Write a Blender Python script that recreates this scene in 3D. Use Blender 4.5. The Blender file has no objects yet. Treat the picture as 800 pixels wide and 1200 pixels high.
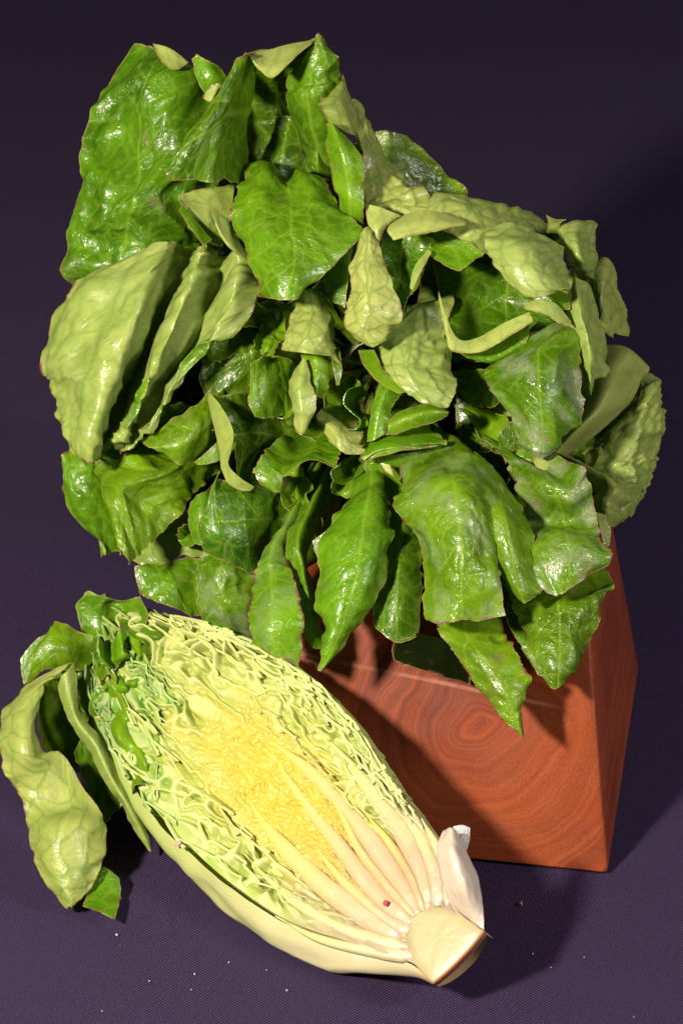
import bpy, bmesh, math, random
import numpy as np
from mathutils import Vector, Matrix

# ------------------------------------------------------------------ camera
D = 1.10            # metres from the lens to the reference plane through the subject
U = 0.00035         # metres per photograph pixel on that plane
TH = math.radians(28)
sc = bpy.context.scene
col = sc.collection
F = np.array([0, math.cos(TH), -math.sin(TH)])
RT = np.array([1.0, 0, 0])
UP = np.array([0, math.sin(TH), math.cos(TH)])
H0 = 420 * U * math.cos(TH)
O = np.array([0, 0, H0])
CAM = O - F * D


def P3(a):
    """rows of (px, py, towards-camera) -> world points"""
    a = np.asarray(a, float)
    d = D - a[..., 2] * U
    k = (U / D) * d
    return (CAM + d[..., None] * F + ((a[..., 0] - 400) * k)[..., None] * RT
            + ((600 - a[..., 1]) * k)[..., None] * UP)


def table_pt(px, py, h=0.0):
    r = F + (px - 400) * U / D * RT + (600 - py) * U / D * UP
    return CAM + r * ((h - CAM[2]) / r[2])


cam_d = bpy.data.cameras.new('camera')
cam_d.sensor_fit = 'VERTICAL'
cam_d.sensor_height = 24
cam_d.lens = 12 / (600 * U / D)
cam_d.clip_start = 0.05
cam_d.clip_end = 50
cam_d.dof.use_dof = True
cam_d.dof.focus_distance = D - 0.02
cam_d.dof.aperture_fstop = 14
cam = bpy.data.objects.new('camera', cam_d)
cam.matrix_world = Matrix(((1, 0, 0, CAM[0]), (0, UP[1], -F[1], CAM[1]), (0, UP[2], -F[2], CAM[2]), (0, 0, 0, 1)))
col.objects.link(cam)
sc.camera = cam

# ------------------------------------------------------------------ light
w = bpy.data.worlds.new('World')
sc.world = w
w.use_nodes = True
w.node_tree.nodes['Background'].inputs[0].default_value = (0.80, 0.74, 1.0, 1)
w.node_tree.nodes['Background'].inputs[1].default_value = 0.055


def lamp(name, at, aim, size, power, colr):
    l = bpy.data.lights.new(name, 'AREA')
    l.shape = 'DISK'
    l.size = size
    l.energy = power
    l.color = colr
    o = bpy.data.objects.new(name, l)
    o.location = at
    o.rotation_euler = (Vector(aim) - Vector(at)).to_track_quat('-Z', 'Y').to_euler()
    col.objects.link(o)
    return o


def camdir(x, y, z, dist):
    v = x * RT + y * UP - z * F
    return O + v / np.linalg.norm(v) * dist


lamp('key_lamp', camdir(-0.52, 0.14, 0.87, 0.88), O, 0.085, 19.5, (1.0, 0.87, 0.75))
lamp('fill_lamp', camdir(0.75, 0.22, 0.65, 1.2), O, 0.30, 10.5, (1.0, 0.88, 0.90))
sc.view_settings.view_transform = 'Standard'
sc.view_settings.look = 'None'
sc.view_settings.exposure = 0
sc.view_settings.gamma = 1
sc.cycles.max_bounces = 8
sc.cycles.transparent_max_bounces = 4

# ------------------------------------------------------------------ numpy noise
def hsh(ix, iy, iz, seed=0):
    n = (ix * 374761393 + iy * 668265263 + iz * 2147483647 + seed * 1274126177) & 0xffffffff
    n = ((n ^ (n >> 13)) * 1274126177) & 0xffffffff
    n = ((n ^ (n >> 16)) * 2246822519) & 0xffffffff
    return ((n ^ (n >> 15)) & 0xffffff) / float(0xffffff)


def vnoise(x, y, z=0.0, seed=0):
    x, y, z = np.broadcast_arrays(np.asarray(x, float), y, z)
    ix, iy, iz = np.floor(x).astype(np.int64), np.floor(y).astype(np.int64), np.floor(z).astype(np.int64)
    fx, fy, fz = x - ix, y - iy, z - iz
    sx, sy, sz = [f * f * f * (f * (f * 6 - 15) + 10) for f in (fx, fy, fz)]
    r = 0
    for dx in (0, 1):
        wx = sx if dx else 1 - sx
        for dy in (0, 1):
            wy = sy if dy else 1 - sy
            for dz in (0, 1):
                wz = sz if dz else 1 - sz
                r = r + wx * wy * wz * hsh(ix + dx, iy + dy, iz + dz, seed)
    return r * 2 - 1


def fbm(x, y, z=0.0, seed=0, oct=3):
    r, a = 0, 1.0
    x = np.asarray(x, float); y = np.asarray(y, float)
    for i in range(oct):
        r = r + a * vnoise(x * 2 ** i, y * 2 ** i, np.asarray(z) * 2.0 ** i, seed + i)
        a *= 0.5
    return r


def voro(x, y, seed=0):
    """distance difference F2-F1 (0 on the cell borders)"""
    ix, iy = np.floor(x).astype(np.int64), np.floor(y).astype(np.int64)
    f1 = np.full(x.shape, 9.0); f2 = np.full(x.shape, 9.0)
    for dx in (-1, 0, 1):
        for dy in (-1, 0, 1):
            jx = ix + dx + 0.1 + 0.8 * hsh(ix + dx, iy + dy, 7, seed)
            jy = iy + dy + 0.1 + 0.8 * hsh(ix + dx, iy + dy, 19, seed)
            d = np.hypot(jx - x, jy - y)
            f2 = np.minimum(f2, np.maximum(f1, d)); f1 = np.minimum(f1, d)
    return f2 - f1


def crw(t, n):
    """Catmull-Rom weights for parameters t in 0..n-1 over n points"""
    t = np.clip(t, 0, n - 1 - 1e-6)
    i = np.floor(t).astype(int); f = t - i
    w4 = [-0.5 * f + f**2 - 0.5 * f**3, 1 - 2.5 * f**2 + 1.5 * f**3, 0.5 * f + 2 * f**2 - 1.5 * f**3, -0.5 * f**2 + 0.5 * f**3]
    W = np.zeros((len(t), n))
    r = np.arange(len(t))
    for k in range(4):
        j = i + k - 1
        lo, hi = j < 0, j > n - 1
        ok = ~(lo | hi)
        np.add.at(W, (r[ok], j[ok]), w4[k][ok])
        # linear extrapolation beyond the ends
        np.add.at(W, (r[lo], np.zeros(lo.sum(), int)), 2 * w4[k][lo]); np.add.at(W, (r[lo], np.ones(lo.sum(), int)), -w4[k][lo])
        np.add.at(W, (r[hi], np.full(hi.sum(), n - 1)), 2 * w4[k][hi]); np.add.at(W, (r[hi], np.full(hi.sum(), n - 2)), -w4[k][hi])
    return W


def curve(pts, n):
    pts = np.asarray(pts, float)
    return crw(np.linspace(0, len(pts) - 1, n), len(pts)) @ pts


def arc_curve(pts, n):
    c = curve(pts, n * 4)
    L = np.r_[0, np.cumsum(np.linalg.norm(np.diff(c, axis=0), axis=1))]
    q = np.linspace(0, L[-1], n)
    return np.stack([np.interp(q, L, c[:, k]) for k in range(c.shape[1])], 1)


# ------------------------------------------------------------------ materials
def nt(name):
    m = bpy.data.materials.new(name)
    m.use_nodes = True
    t = m.node_tree
    t.nodes.clear()
    return m, t


class N:
    def __init__(s, t): s.t = t
    def n(s, typ, ins=None, **kw):
        x = s.t.nodes.new(typ)
        for k, v in kw.items(): setattr(x, k, v)
        for k, v in (ins or {}).items():
            if isinstance(v, bpy.types.NodeSocket): s.t.links.new(v, x.inputs[k])
            else: x.inputs[k].default_value = v
        return x
    def math(s, op, a, b=0.0, c=0.0, clamp=False):
        return s.n('ShaderNodeMath', {0: a, 1: b, 2: c}, operation=op, use_clamp=clamp).outputs[0]
    def mix(s, f, a, b, bt='MIX'):
        x = s.n('ShaderNodeMix', data_type='RGBA', blend_type=bt)
        for i, v in ((0, f), (6, a), (7, b)):
            if isinstance(v, bpy.types.NodeSocket): s.t.links.new(v, x.inputs[i])
            else: x.inputs[i].default_value = v if i == 0 else (*v, 1) if len(v) == 3 else v
        return x.outputs[2]
    def noise(s, vec, scale, detail=3, rough=.55, dist=0.0):
        return s.n('ShaderNodeTexNoise', {'Vector': vec, 'Scale': scale, 'Detail': detail, 'Roughness': rough, 'Distortion': dist}).outputs['Fac']
    def rng(s, v, a, b, c=0.0, d=1.0, smooth=True):
        return s.n('ShaderNodeMapRange', {0: v, 1: a, 2: b, 3: c, 4: d}, interpolation_type='SMOOTHSTEP' if smooth else 'LINEAR').outputs[0]
    def attr(s, name, kind='GEOMETRY', out='Fac'):
        return s.n('ShaderNodeAttribute', attribute_name=name, attribute_type=kind).outputs[out]


def leaf_mat(name, under):
    m, t = nt(name)
    g = N(t)
    st = g.attr('st', out='Vector')
    vein = g.attr('vein'); edge = g.attr('edge')
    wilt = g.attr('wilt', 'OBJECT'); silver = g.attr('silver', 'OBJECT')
    tone = g.attr('tone', 'OBJECT'); brown = g.attr('brown', 'OBJECT')
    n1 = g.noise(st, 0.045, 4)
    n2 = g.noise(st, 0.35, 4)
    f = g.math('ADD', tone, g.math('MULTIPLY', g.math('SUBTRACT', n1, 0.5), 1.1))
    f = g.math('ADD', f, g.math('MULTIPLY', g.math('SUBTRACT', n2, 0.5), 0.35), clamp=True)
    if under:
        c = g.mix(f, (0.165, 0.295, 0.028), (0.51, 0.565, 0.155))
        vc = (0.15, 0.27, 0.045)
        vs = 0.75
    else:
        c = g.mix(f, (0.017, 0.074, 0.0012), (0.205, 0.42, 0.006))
        vc = (0.30, 0.48, 0.035)
        vs = 0.50
    # small random leaf to leaf hue change
    rnd = g.n('ShaderNodeObjectInfo').outputs['Random']
    c = g.n('ShaderNodeHueSaturation', {'Hue': g.math('ADD', 0.49, g.math('MULTIPLY', rnd, 0.022)), 'Saturation': 1.0, 'Value': 1.0, 'Color': c}).outputs[0]
    # fine vein net
    wv = g.n('ShaderNodeVectorMath', {0: st, 1: g.n('ShaderNodeVectorMath', {0: g.n('ShaderNodeTexNoise', {'Vector': st, 'Scale': 0.25}).outputs['Color'], 1: (2.2, 2.2, 2.2)}, operation='MULTIPLY').outputs[0]}, operation='ADD').outputs[0]
    fv = g.n('ShaderNodeTexVoronoi', {'Vector': wv, 'Scale': 0.42}, feature='DISTANCE_TO_EDGE').outputs['Distance']
    fine = g.rng(fv, 0.0, 0.09, 1.0, 0.0)
    c = g.mix(g.math('MULTIPLY', vein, vs), c, vc)
    c = g.mix(g.math('MULTIPLY', fine, 0.13 if under else 0.12), c, vc)
    c = g.mix(g.math('MULTIPLY', wilt, 0.82), c, (0.006, 0.008, 0.002))  # shade on the leaf under the head, painted into its colour
    # browned, reddish rim where the leaf was cut or bruised
    bn = g.noise(st, 0.12, 4)
    line = g.math('MULTIPLY', g.rng(edge, 0.68, 0.92), g.rng(g.noise(st, 0.3, 3), 0.40, 0.58))
    bt = g.math('MAXIMUM', g.math('MULTIPLY', g.rng(bn, 0.44, 0.62), g.rng(edge, 0.18, 0.75)), g.math('MULTIPLY', line, 0.9))
    brown = g.math('ADD', g.math('MULTIPLY', brown, 1.1), 0.12)
    bt = g.math('MULTIPLY', bt, brown, clamp=True)
    c = g.mix(g.math('MULTIPLY', g.rng(edge, 0.55, 0.95), 0.65), c, (0.46, 0.44, 0.12))
    c = g.mix(bt, c, (0.17, 0.055, 0.030))
    bl = g.math('MULTIPLY', g.rng(g.noise(st, 0.07, 3), 0.60, 0.75), g.math('MULTIPLY', brown, 0.45), clamp=True)
    c = g.mix(bl, c, (0.27, 0.19, 0.10))
    sv_ = g.math('MULTIPLY', g.rng(g.noise(st, 0.060, 5), 0.46, 0.66), g.math('MULTIPLY', silver, 0.62))
    sv_ = g.math('MULTIPLY', sv_, g.math('SUBTRACT', 1.0, g.math('MULTIPLY', g.math('MAXIMUM', vein, fine), 0.75)), clamp=True)
    sv_ = g.math('MULTIPLY', sv_, g.rng(g.noise(st, 1.1, 3), 0.30, 0.55, 0.45, 1.0))
    c = g.mix(sv_, c, (0.46, 0.48, 0.34))
    # relief
    sp = g.noise(st, 1.6, 3, .6)
    mid = g.noise(st, 0.55, 3, .55)
    h = g.math('ADD', g.math('MULTIPLY', sp, 0.22), g.math('MULTIPLY', mid, 0.55))
    h = g.math('ADD', h, g.math('MULTIPLY', fine, 0.14 if under else -0.32))
    bump = g.n('ShaderNodeBump', {'Height': h, 'Strength': 0.50, 'Distance': 0.0005}).outputs[0]
    rough = g.rng(g.noise(st, 0.16, 3), 0.3, 0.7, 0.15 if not under else 0.22, 0.40)
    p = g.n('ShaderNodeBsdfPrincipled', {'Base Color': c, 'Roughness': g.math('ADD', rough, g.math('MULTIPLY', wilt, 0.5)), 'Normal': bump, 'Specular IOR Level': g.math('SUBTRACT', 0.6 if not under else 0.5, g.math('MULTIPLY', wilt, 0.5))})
    tc = g.n('ShaderNodeHueSaturation', {'Saturation': 1.15, 'Value': 1.5, 'Color': c}).outputs[0]
    tr = g.n('ShaderNodeBsdfTranslucent', {'Color': tc, 'Normal': bump})
    mx = g.n('ShaderNodeMixShader', {0: 0.40, 1: p.outputs[0], 2: tr.outputs[0]})
    o = g.n('ShaderNodeOutputMaterial')
    t.links.new(mx.outputs[0], o.inputs[0])
    return m


M_UP = leaf_mat('leaf_upper_side', False)
M_DN = leaf_mat('leaf_underside', True)


def flesh_mat(name, rough=0.35, transl=0.3, bumps=0.4, scale=700.0, sss=0.0):
    """colour from the mesh's own 'tint' attribute (leaf flesh)"""
    m, t = nt(name)
    g = N(t)
    c = g.attr('tint', out='Color')
    pos = g.n('ShaderNodeNewGeometry').outputs['Position']
    n1 = g.noise(pos, scale, 3); n2 = g.noise(pos, scale * 0.2, 3)
    c = g.mix(g.rng(n2, 0.3, 0.7, 0.0, 0.25), c, g.mix(1.0, c, (0.78, 0.86, 0.62), 'MULTIPLY'))
    h = g.math('ADD', n1, g.math('MULTIPLY', n2, 2.0))
    b = g.n('ShaderNodeBump', {'Height': h, 'Strength': bumps, 'Distance': 0.0004}).outputs[0]
    p = g.n('ShaderNodeBsdfPrincipled', {'Base Color': c, 'Roughness': rough, 'Normal': b, 'Specular IOR Level': 0.5})
    if sss:
        p.inputs['Subsurface Weight'].default_value = sss
        p.inputs['Subsurface Radius'].default_value = (1.0, 0.8, 0.4)
        p.inputs['Subsurface Scale'].default_value = 0.004
    o = g.n('ShaderNodeOutputMaterial')
    if transl:
        tr = g.n('ShaderNodeBsdfTranslucent', {'Color': c, 'Normal': b})
        mx = g.n('ShaderNodeMixShader', {0: transl, 1: p.outputs[0], 2: tr.outputs[0]})
        t.links.new(mx.outputs[0], o.inputs[0])
    else:
        t.links.new(p.outputs[0], o.inputs[0])
    return m


M_FLESH = flesh_mat('cut_leaf_flesh', 0.42, 0.42, 0.35)
M_SHELL = flesh_mat('outer_rib_flesh', 0.42, 0.0, 0.3, 500.0, 0.35)
M_RIB = flesh_mat('wet_rib_flesh', 0.36, 0.0, 0.25, 900.0, 0.6)


def cloth_mat():
    m, t = nt('dark_plum_twill')
    g = N(t)
    uv = g.attr('weave', out='Vector')
    sx = g.n('ShaderNodeSeparateXYZ', {0: uv})
    wob = g.noise(uv, 40.0, 2)
    X = g.math('ADD', sx.outputs[0], g.math('MULTIPLY', wob, 0.0006)); Y = g.math('ADD', sx.outputs[1], g.math('MULTIPLY', wob, 0.0005))
    k = 2 * math.pi / 0.00115
    a = g.math('SINE', g.math('MULTIPLY', g.math('ADD', X, Y), k * 0.72))
    b = g.math('SINE', g.math('MULTIPLY', g.math('SUBTRACT', X, g.math('MULTIPLY', Y, 1.1)), k * 0.66))
    wv = g.math('MULTIPLY', g.math('ADD', a, 1.0), g.math('ADD', b, 1.0))   # 0..4
    n = g.noise(uv, 1500.0, 2)
    n2 = g.noise(uv, 9.0, 4)
    n3 = g.noise(uv, 420.0, 3)
    c = g.mix(g.rng(g.math('MULTIPLY', wv, g.rng(n, .3, .7, .35, 1.25)), 0.4, 4.2), (0.0075, 0.0032, 0.0180), (0.098, 0.053, 0.165))
    c = g.mix(g.rng(n2, 0.35, 0.7, 0.0, 0.35), c, (0.018, 0.012, 0.042))
    lint = g.rng(n3, 0.70, 0.80)
    c = g.mix(g.math('MULTIPLY', lint, 0.35), c, (0.20, 0.17, 0.22))
    h = g.math('ADD', g.math('MULTIPLY', wv, 0.5), g.math('MULTIPLY', n, 0.8))
    bp = g.n('ShaderNodeBump', {'Height': h, 'Strength': 0.5, 'Distance': 0.00025}).outputs[0]
    p = g.n('ShaderNodeBsdfPrincipled', {'Base Color': c, 'Roughness': 0.82, 'Normal': bp, 'Specular IOR Level': 0.3,
                                         'Sheen Weight': 0.04, 'Sheen Roughness': 0.5, 'Sheen Tint': (0.6, 0.5, 0.8, 1)})
    o = g.n('ShaderNodeOutputMaterial'); t.links.new(p.outputs[0], o.inputs[0])
    return m


def wood_mat(cx, cz):
    m, t = nt('red_brown_end_grain')
    g = N(t)
    obj = g.n('ShaderNodeTexCoord').outputs['Object']
    q = g.n('ShaderNodeVectorMath', {0: obj, 1: (-cx, 0, -cz)}, operation='ADD').outputs[0]
    q = g.n('ShaderNodeVectorMath', {0: q, 1: (1.0, 0.06, 1.25)}, operation='MULTIPLY').outputs[0]
    wn = g.n('ShaderNodeTexNoise', {'Vector': q, 'Scale': 16.0, 'Detail': 3.0}).outputs['Color']
    wn = g.n('ShaderNodeVectorMath', {0: g.n('ShaderNodeVectorMath', {0: wn, 1: (.5, .5, .5)}, operation='SUBTRACT').outputs[0], 1: (0.034, 0.0, 0.034)}, operation='MULTIPLY').outputs[0]
    q2 = g.n('ShaderNodeVectorMath', {0: q, 1: wn}, operation='ADD').outputs[0]
    s = g.n('ShaderNodeSeparateXYZ', {0: q2})
    r = g.math('SQRT', g.math('ADD', g.math('POWER', s.outputs[0], 2.0), g.math('POWER', s.outputs[2], 2.0)))
    rc = g.n('ShaderNodeCombineXYZ', {0: r, 1: 0.0, 2: 0.0}).outputs[0]
    ring = g.noise(rc, 330.0, 3, .6)
    band = g.noise(rc, 75.0, 2, .5)
    grain = g.noise(g.n('ShaderNodeVectorMath', {0: obj, 1: (1, 0.06, 1)}, operation='MULTIPLY').outputs[0], 1500.0, 3)
    big = g.noise(obj, 14.0, 3)
    # rays spreading from the pith
    ang = g.math('ARCTAN2', s.outputs[0], s.outputs[2])
    ray = g.noise(g.n('ShaderNodeCombineXYZ', {0: g.math('MULTIPLY', ang, 9.0), 1: g.math('MULTIPLY', r, 10.0), 2: 0.0}).outputs[0], 3.0, 3)
    c = g.mix(g.rng(ring, 0.30, 0.70), (0.120, 0.019, 0.006), (0.245, 0.050, 0.013))
    c = g.mix(g.rng(band, 0.40, 0.62, 0.0, 0.38), c, (0.078, 0.016, 0.009))
    c = g.mix(g.rng(big, 0.35, 0.65, 0.0, 0.35), c, (0.30, 0.072, 0.019))
    c = g.mix(g.rng(ray, 0.60, 0.78, 0.0, 0.16), c, (0.30, 0.09, 0.035))
    c = g.mix(g.rng(grain, 0.48, 0.68, 0.0, 0.5), c, (0.085, 0.022, 0.012))
    # one pale scratch across the front
    so = g.n('ShaderNodeSeparateXYZ', {0: obj})
    front = g.rng(so.outputs[0], 0.118, 0.146, 0.8, 0.0)
    line = g.math('ABSOLUTE', g.math('SUBTRACT', so.outputs[2], g.math('ADD', cz + 0.0125, g.math('MULTIPLY', g.math('ADD', so.outputs[0], -cx), -0.10))))
    ln = g.math('MULTIPLY', g.rng(line, 0.0003, 0.0011, 1.0, 0.0), g.rng(g.noise(obj, 90.0, 3), 0.35, 0.6, 0.1, 0.55))
    c = g.mix(g.math('MULTIPLY', ln, front), c, (0.42, 0.20, 0.12))
    h = g.math('ADD', g.math('MULTIPLY', grain, 0.5), ring)
    bp = g.n('ShaderNodeBump', {'Height': h, 'Strength': 0.22, 'Distance': 0.0003}).outputs[0]
    ro = g.rng(g.noise(obj, 60.0, 3), 0.3, 0.7, 0.32, 0.42)
    p = g.n('ShaderNodeBsdfPrincipled', {'Base Color': c, 'Roughness': ro, 'Normal': bp, 'Specular IOR Level': 0.22})
    o = g.n('ShaderNodeOutputMaterial'); t.links.new(p.outputs[0], o.inputs[0])
    return m


def plain_mat(name, c, rough=0.5, sss=0.0):
    m, t = nt(name)
    g = N(t)
    pos = g.n('ShaderNodeNewGeometry').outputs['Position']
    n = g.noise(pos, 300.0, 3)
    cc = g.mix(g.rng(n, .3, .7), c, tuple(x * 0.72 for x in c))
    b = g.n('ShaderNodeBump', {'Height': n, 'Strength': 0.3, 'Distance': 0.0005}).outputs[0]
    p = g.n('ShaderNodeBsdfPrincipled', {'Base Color': cc, 'Roughness': rough, 'Normal': b})
    if sss:
        p.inputs['Subsurface Weight'].default_value = sss; p.inputs['Subsurface Scale'].default_value = 0.005
    o = g.n('ShaderNodeOutputMaterial'); t.links.new(p.outputs[0], o.inputs[0])
    return m


# ------------------------------------------------------------------ mesh helpers
def mesh_obj(name, V, Fc, mats, parent=None, smooth=True, mi=None, attrs=None):
    me = bpy.data.meshes.new(name)
    V = np.asarray(V, float); Fc = np.asarray(Fc, np.int32)
    me.vertices.add(len(V)); me.vertices.foreach_set('co', V.astype(np.float32).ravel())
    k = Fc.shape[1]
    me.loops.add(Fc.size); me.loops.foreach_set('vertex_index', Fc.ravel())
    me.polygons.add(len(Fc))
    me.polygons.foreach_set('loop_start', np.arange(0, Fc.size, k, dtype=np.int32))
    me.polygons.foreach_set('loop_total', np.full(len(Fc), k, np.int32))
    if mi is not None: me.polygons.foreach_set('material_index', np.asarray(mi, np.int32))
    me.polygons.foreach_set('use_smooth', np.full(len(Fc), bool(smooth)))
    for m in mats: me.materials.append(m)
    for nm, arr in (attrs or {}).items():
        arr = np.asarray(arr, np.float32)
        if arr.ndim == 1:
            a = me.attributes.new(nm, 'FLOAT', 'POINT'); a.data.foreach_set('value', arr)
        elif arr.shape[1] == 4:
            a = me.attributes.new(nm, 'FLOAT_COLOR', 'POINT'); a.data.foreach_set('color', arr.ravel())
        else:
            a = me.attributes.new(nm, 'FLOAT_VECTOR', 'POINT'); a.data.foreach_set('vector', arr.ravel())
    me.update(calc_edges=True); me.validate()
    if smooth == 'rim': me.set_sharp_from_angle(angle=math.radians(62))
    o = bpy.data.objects.new(name, me)
    col.objects.link(o)
    if parent: o.parent = parent; o.matrix_parent_inverse = parent.matrix_world.inverted()
    return o


def quads(nu, nv):
    i = np.arange(nv - 1)[:, None] * nu + np.arange(nu - 1)[None, :]
    return np.stack([i, i + 1, i + nu + 1, i + nu], -1).reshape(-1, 4)


def grid_normals(G):
    du = np.gradient(G, axis=1); dv = np.gradient(G, axis=0)
    n = np.cross(du, dv)
    return n / np.maximum(np.linalg.norm(n, axis=-1, keepdims=True), 1e-12)


def slab(G, Nn, th, flip=False):
    """closed thin solid from a grid: front layer, back layer, rim"""
    nv, nu = G.shape[:2]
    th = np.broadcast_to(np.asarray(th, float), (nv, nu))[..., None]
    A = (G + Nn * th / 2).reshape(-1, 3); B = (G - Nn * th / 2).reshape(-1, 3)
    q = quads(nu, nv); n = nu * nv
    ring = np.r_[np.arange(nu), np.arange(1, nv) * nu + nu - 1, (nv - 1) * nu + np.arange(nu - 2, -1, -1), np.arange(nv - 2, 0, -1) * nu]
    r2 = np.roll(ring, -1)
    rim = np.stack([r2, ring, ring + n, r2 + n], -1)
    Fc = np.vstack([q, q[:, ::-1] + n, rim])
    if flip: Fc = Fc[:, ::-1]
    mi = np.r_[np.zeros(len(q)), np.ones(len(q)), np.zeros(len(rim))]
    return np.vstack([A, B]), Fc, mi


def empty(name, loc, label, cat, group=None):
    o = bpy.data.objects.new(name, None)
    o.empty_display_size = 0.02
    o.location = loc
    col.objects.link(o)
    o['label'] = label; o['category'] = cat
    if group: o['group'] = group
    bpy.context.view_layer.update()
    return o


def parse(rows):
    R = [[tuple(float(v) for v in p.split(',')) for p in r.split()] for r in rows]
    m = max(len(r) for r in R)
    return np.array([np.array(r, float) if len(r) == m else curve(r, m) for r in R])


LEAFN = [0]


def leaf(parent, side, rows, tone=0.4, brown=0.15, mid=0.5, crum=1.0, puck=1.0, ruf=0.75, rag=1.1, ext=None, veins=1.0,
         name='leaf', space=0.00085, th=0.00026, label=None, cell=7.0, world=None, serr=0.0, wilt=0.0, silver=0.0):
    LEAFN[0] += 1
    sd = LEAFN[0] * 17 + 3
    if world is None:
        C = parse(rows)
        if ext is not None:
            K = np.array(ext, float)
            e2 = C[0] * 0.5 + K * 0.5 + (C[0] - C[0].mean(0)) * (-0.15)
            e1 = K + (C[0] - C[0].mean(0)) * 0.12 + (C[0].mean(0) - K) * 0.12
            C = np.concatenate([[e1], [e2], C])
        W = P3(C)
    else:
        W = world
    nr, nc = W.shape[:2]
    Lv = np.linalg.norm(np.diff(W, axis=0), axis=2).sum(0).mean()
    Lu = np.linalg.norm(np.diff(W, axis=1), axis=2).sum(1).max()
    nu = int(np.clip(Lu / space, 10, 110)); nv = int(np.clip(Lv / space, 10, 150))
    u0 = np.linspace(0, 1, nu)[None, :] * np.ones((nv, 1)); v0 = np.linspace(0, 1, nv)[:, None] * np.ones((1, nu))
    # ragged margins
    Tm = v0 * Lv * 1000; wid = Lu * 1000
    def jag(q, s):
        r = 0.8 * np.abs(vnoise(q * 0.10, 0 * q, 0, s)) + 0.30 * np.abs(vnoise(q * 0.45, 0 * q + 3, 0, s + 1))
        if serr: r = r + serr * np.abs(((q * 0.16 + 1.3 * vnoise(q * .06, 0 * q, 0, s + 2)) % 1.0) - 0.5) * (1 + vnoise(q * 0.1, 0 * q + 9, 0, s + 3)) * 2
        return r
    eL = jag(Tm, sd) * rag / wid * 1.6; eR = jag(Tm, sd + 50) * rag / wid * 1.6
    eT = jag(u0 * wid, sd + 90) * rag / (Lv * 1000) * 1.6
    u = eL + u0 * (1 - eL - eR)
    v = v0 * (1 - eT)
    Wu = crw((u * (nc - 1)).ravel(), nc); Wv = crw((v * (nr - 1)).ravel(), nr)
    G = np.einsum('ki,kj,ijc->kc', Wv, Wu, W).reshape(nv, nu, 3)
    # arc-length coordinates in mm
    x = (np.r_['1', np.zeros((nv, 1)), np.cumsum(np.linalg.norm(np.diff(G, axis=1), axis=2), 1)]) * 1000
    y = (np.r_['0', np.zeros((1, nu)), np.cumsum(np.linalg.norm(np.diff(G, axis=0), axis=2), 0)]) * 1000
    y = y.mean(1, keepdims=True) * np.ones((1, nu))
    mi_ = int(np.clip(mid, 0, 1) * (nu - 1))
    xm = x - x[:, mi_:mi_ + 1]
    if mid < 0 or mid > 1: xm = xm - (-1 if mid < 0 else 1) * 0 + (30 if mid < 0 else -30)
    Nn = grid_normals(G)
    view = CAM - G
    facing = (Nn * view).sum(-1)
    front = 1.0 if facing[nv // 4:].sum() > 0 else -1.0
    Nf = Nn * front              # towards the camera side
    # veins
    T = y.max()
    wx = xm + 2.0 * vnoise(x * .06, y * .06, 0, sd + 4); wy = y + 3.0 * vnoise(x * .05, y * .05, 3, sd + 5)
    tt = y / max(T, 1)
    wmid = 0.35 + 1.7 * (1 - tt) ** 1.3
    vm = np.exp(-(xm / wmid) ** 2)
    sp = 15.0
    ph = (wy - np.abs(wx) * 0.95 + 0.012 * wx ** 2 + (wx > 0) * 5.0) / sp + 0.3 * vnoise(x * .02, y * .04, 1, sd + 6)
    dd = np.abs(ph - np.round(ph)) * sp
    vs = np.exp(-(dd / 0.48) ** 2) * np.clip(1.15 - np.abs(xm) / 45, 0.25, 1)
    vo = voro((x + 2.2 * vnoise(x * .11, y * .11, 0, sd + 7)) / cell, (y + 2.2 * vnoise(x * .11, y * .11, 5, sd + 8)) / (cell * 1.15), sd)
    vt = np.exp(-(vo * cell / 0.85) ** 2)
    vein = np.clip(np.maximum.reduce([vm, vs * 0.85, vt * (0.5 if side == 'u' else 0.8)]) * veins, 0, 1)
    soft = np.maximum.reduce([np.exp(-(xm / (wmid * 1.8)) ** 2), np.exp(-(dd / 2.0) ** 2) * 0.9, np.exp(-(vo * cell / 2.6) ** 2) * 0.8])
    # relief: blisters between the veins, crumples, ruffled margin
    ex = np.minimum(x, x[:, -1:] - x); ey = y.max() - y
    em = np.minimum(ex, ey)
    edge = np.exp(-em / 1.1)
    small = float(np.clip(min(wid, T) / 32.0, .45, 1))
    blis = (1 - soft) * (0.55 + 0.9 * vnoise(x * .045, y * .045, 9, sd + 9))
    disp = puck * (0.5 if side == 'u' else 0.5) * small * (blis - 0.4)
    if side == 'd': disp = disp * 0.8 + 0.25 * vein
    disp = disp + crum * small * (1.9 * fbm(x / 17, y / 24, 0, sd + 10, 3) + 2.0 * (0.35 - np.sqrt(np.abs(vnoise(x / 15, y / 26, 2, sd + 12)) + .002)))
    rw = np.exp(-em / 7.0)
    disp = disp + ruf * small * rw * (2.2 * vnoise(y / 8.5, x / 14, 4, sd + 13) + 0.9 * vnoise(y / 3.8, x / 9, 4, sd + 14))
    # hold the relief back where the leaf is pinched narrow
    lw = np.linalg.norm(np.diff(G, axis=1), axis=2).sum(1)[:, None] * 1000
    disp = disp * np.clip(lw / 14, 0.1, 1)
    G = G + Nf * disp[..., None] * 0.001
    Nn = grid_normals(G)
    tk = th + 0.0011 * vm * (1 - tt) ** 2
    flip = False
    V, Fc, mi = slab(G, Nn * front, tk)
    if front < 0: Fc = Fc[:, ::-1]
    mats = [M_UP, M_DN] if side == 'u' else [M_DN, M_UP]
    st = np.stack([x, y, np.full_like(x, sd * 3.1)], -1).reshape(-1, 3)
    rep = lambda a: np.concatenate([a.ravel(), a.ravel()])
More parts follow.
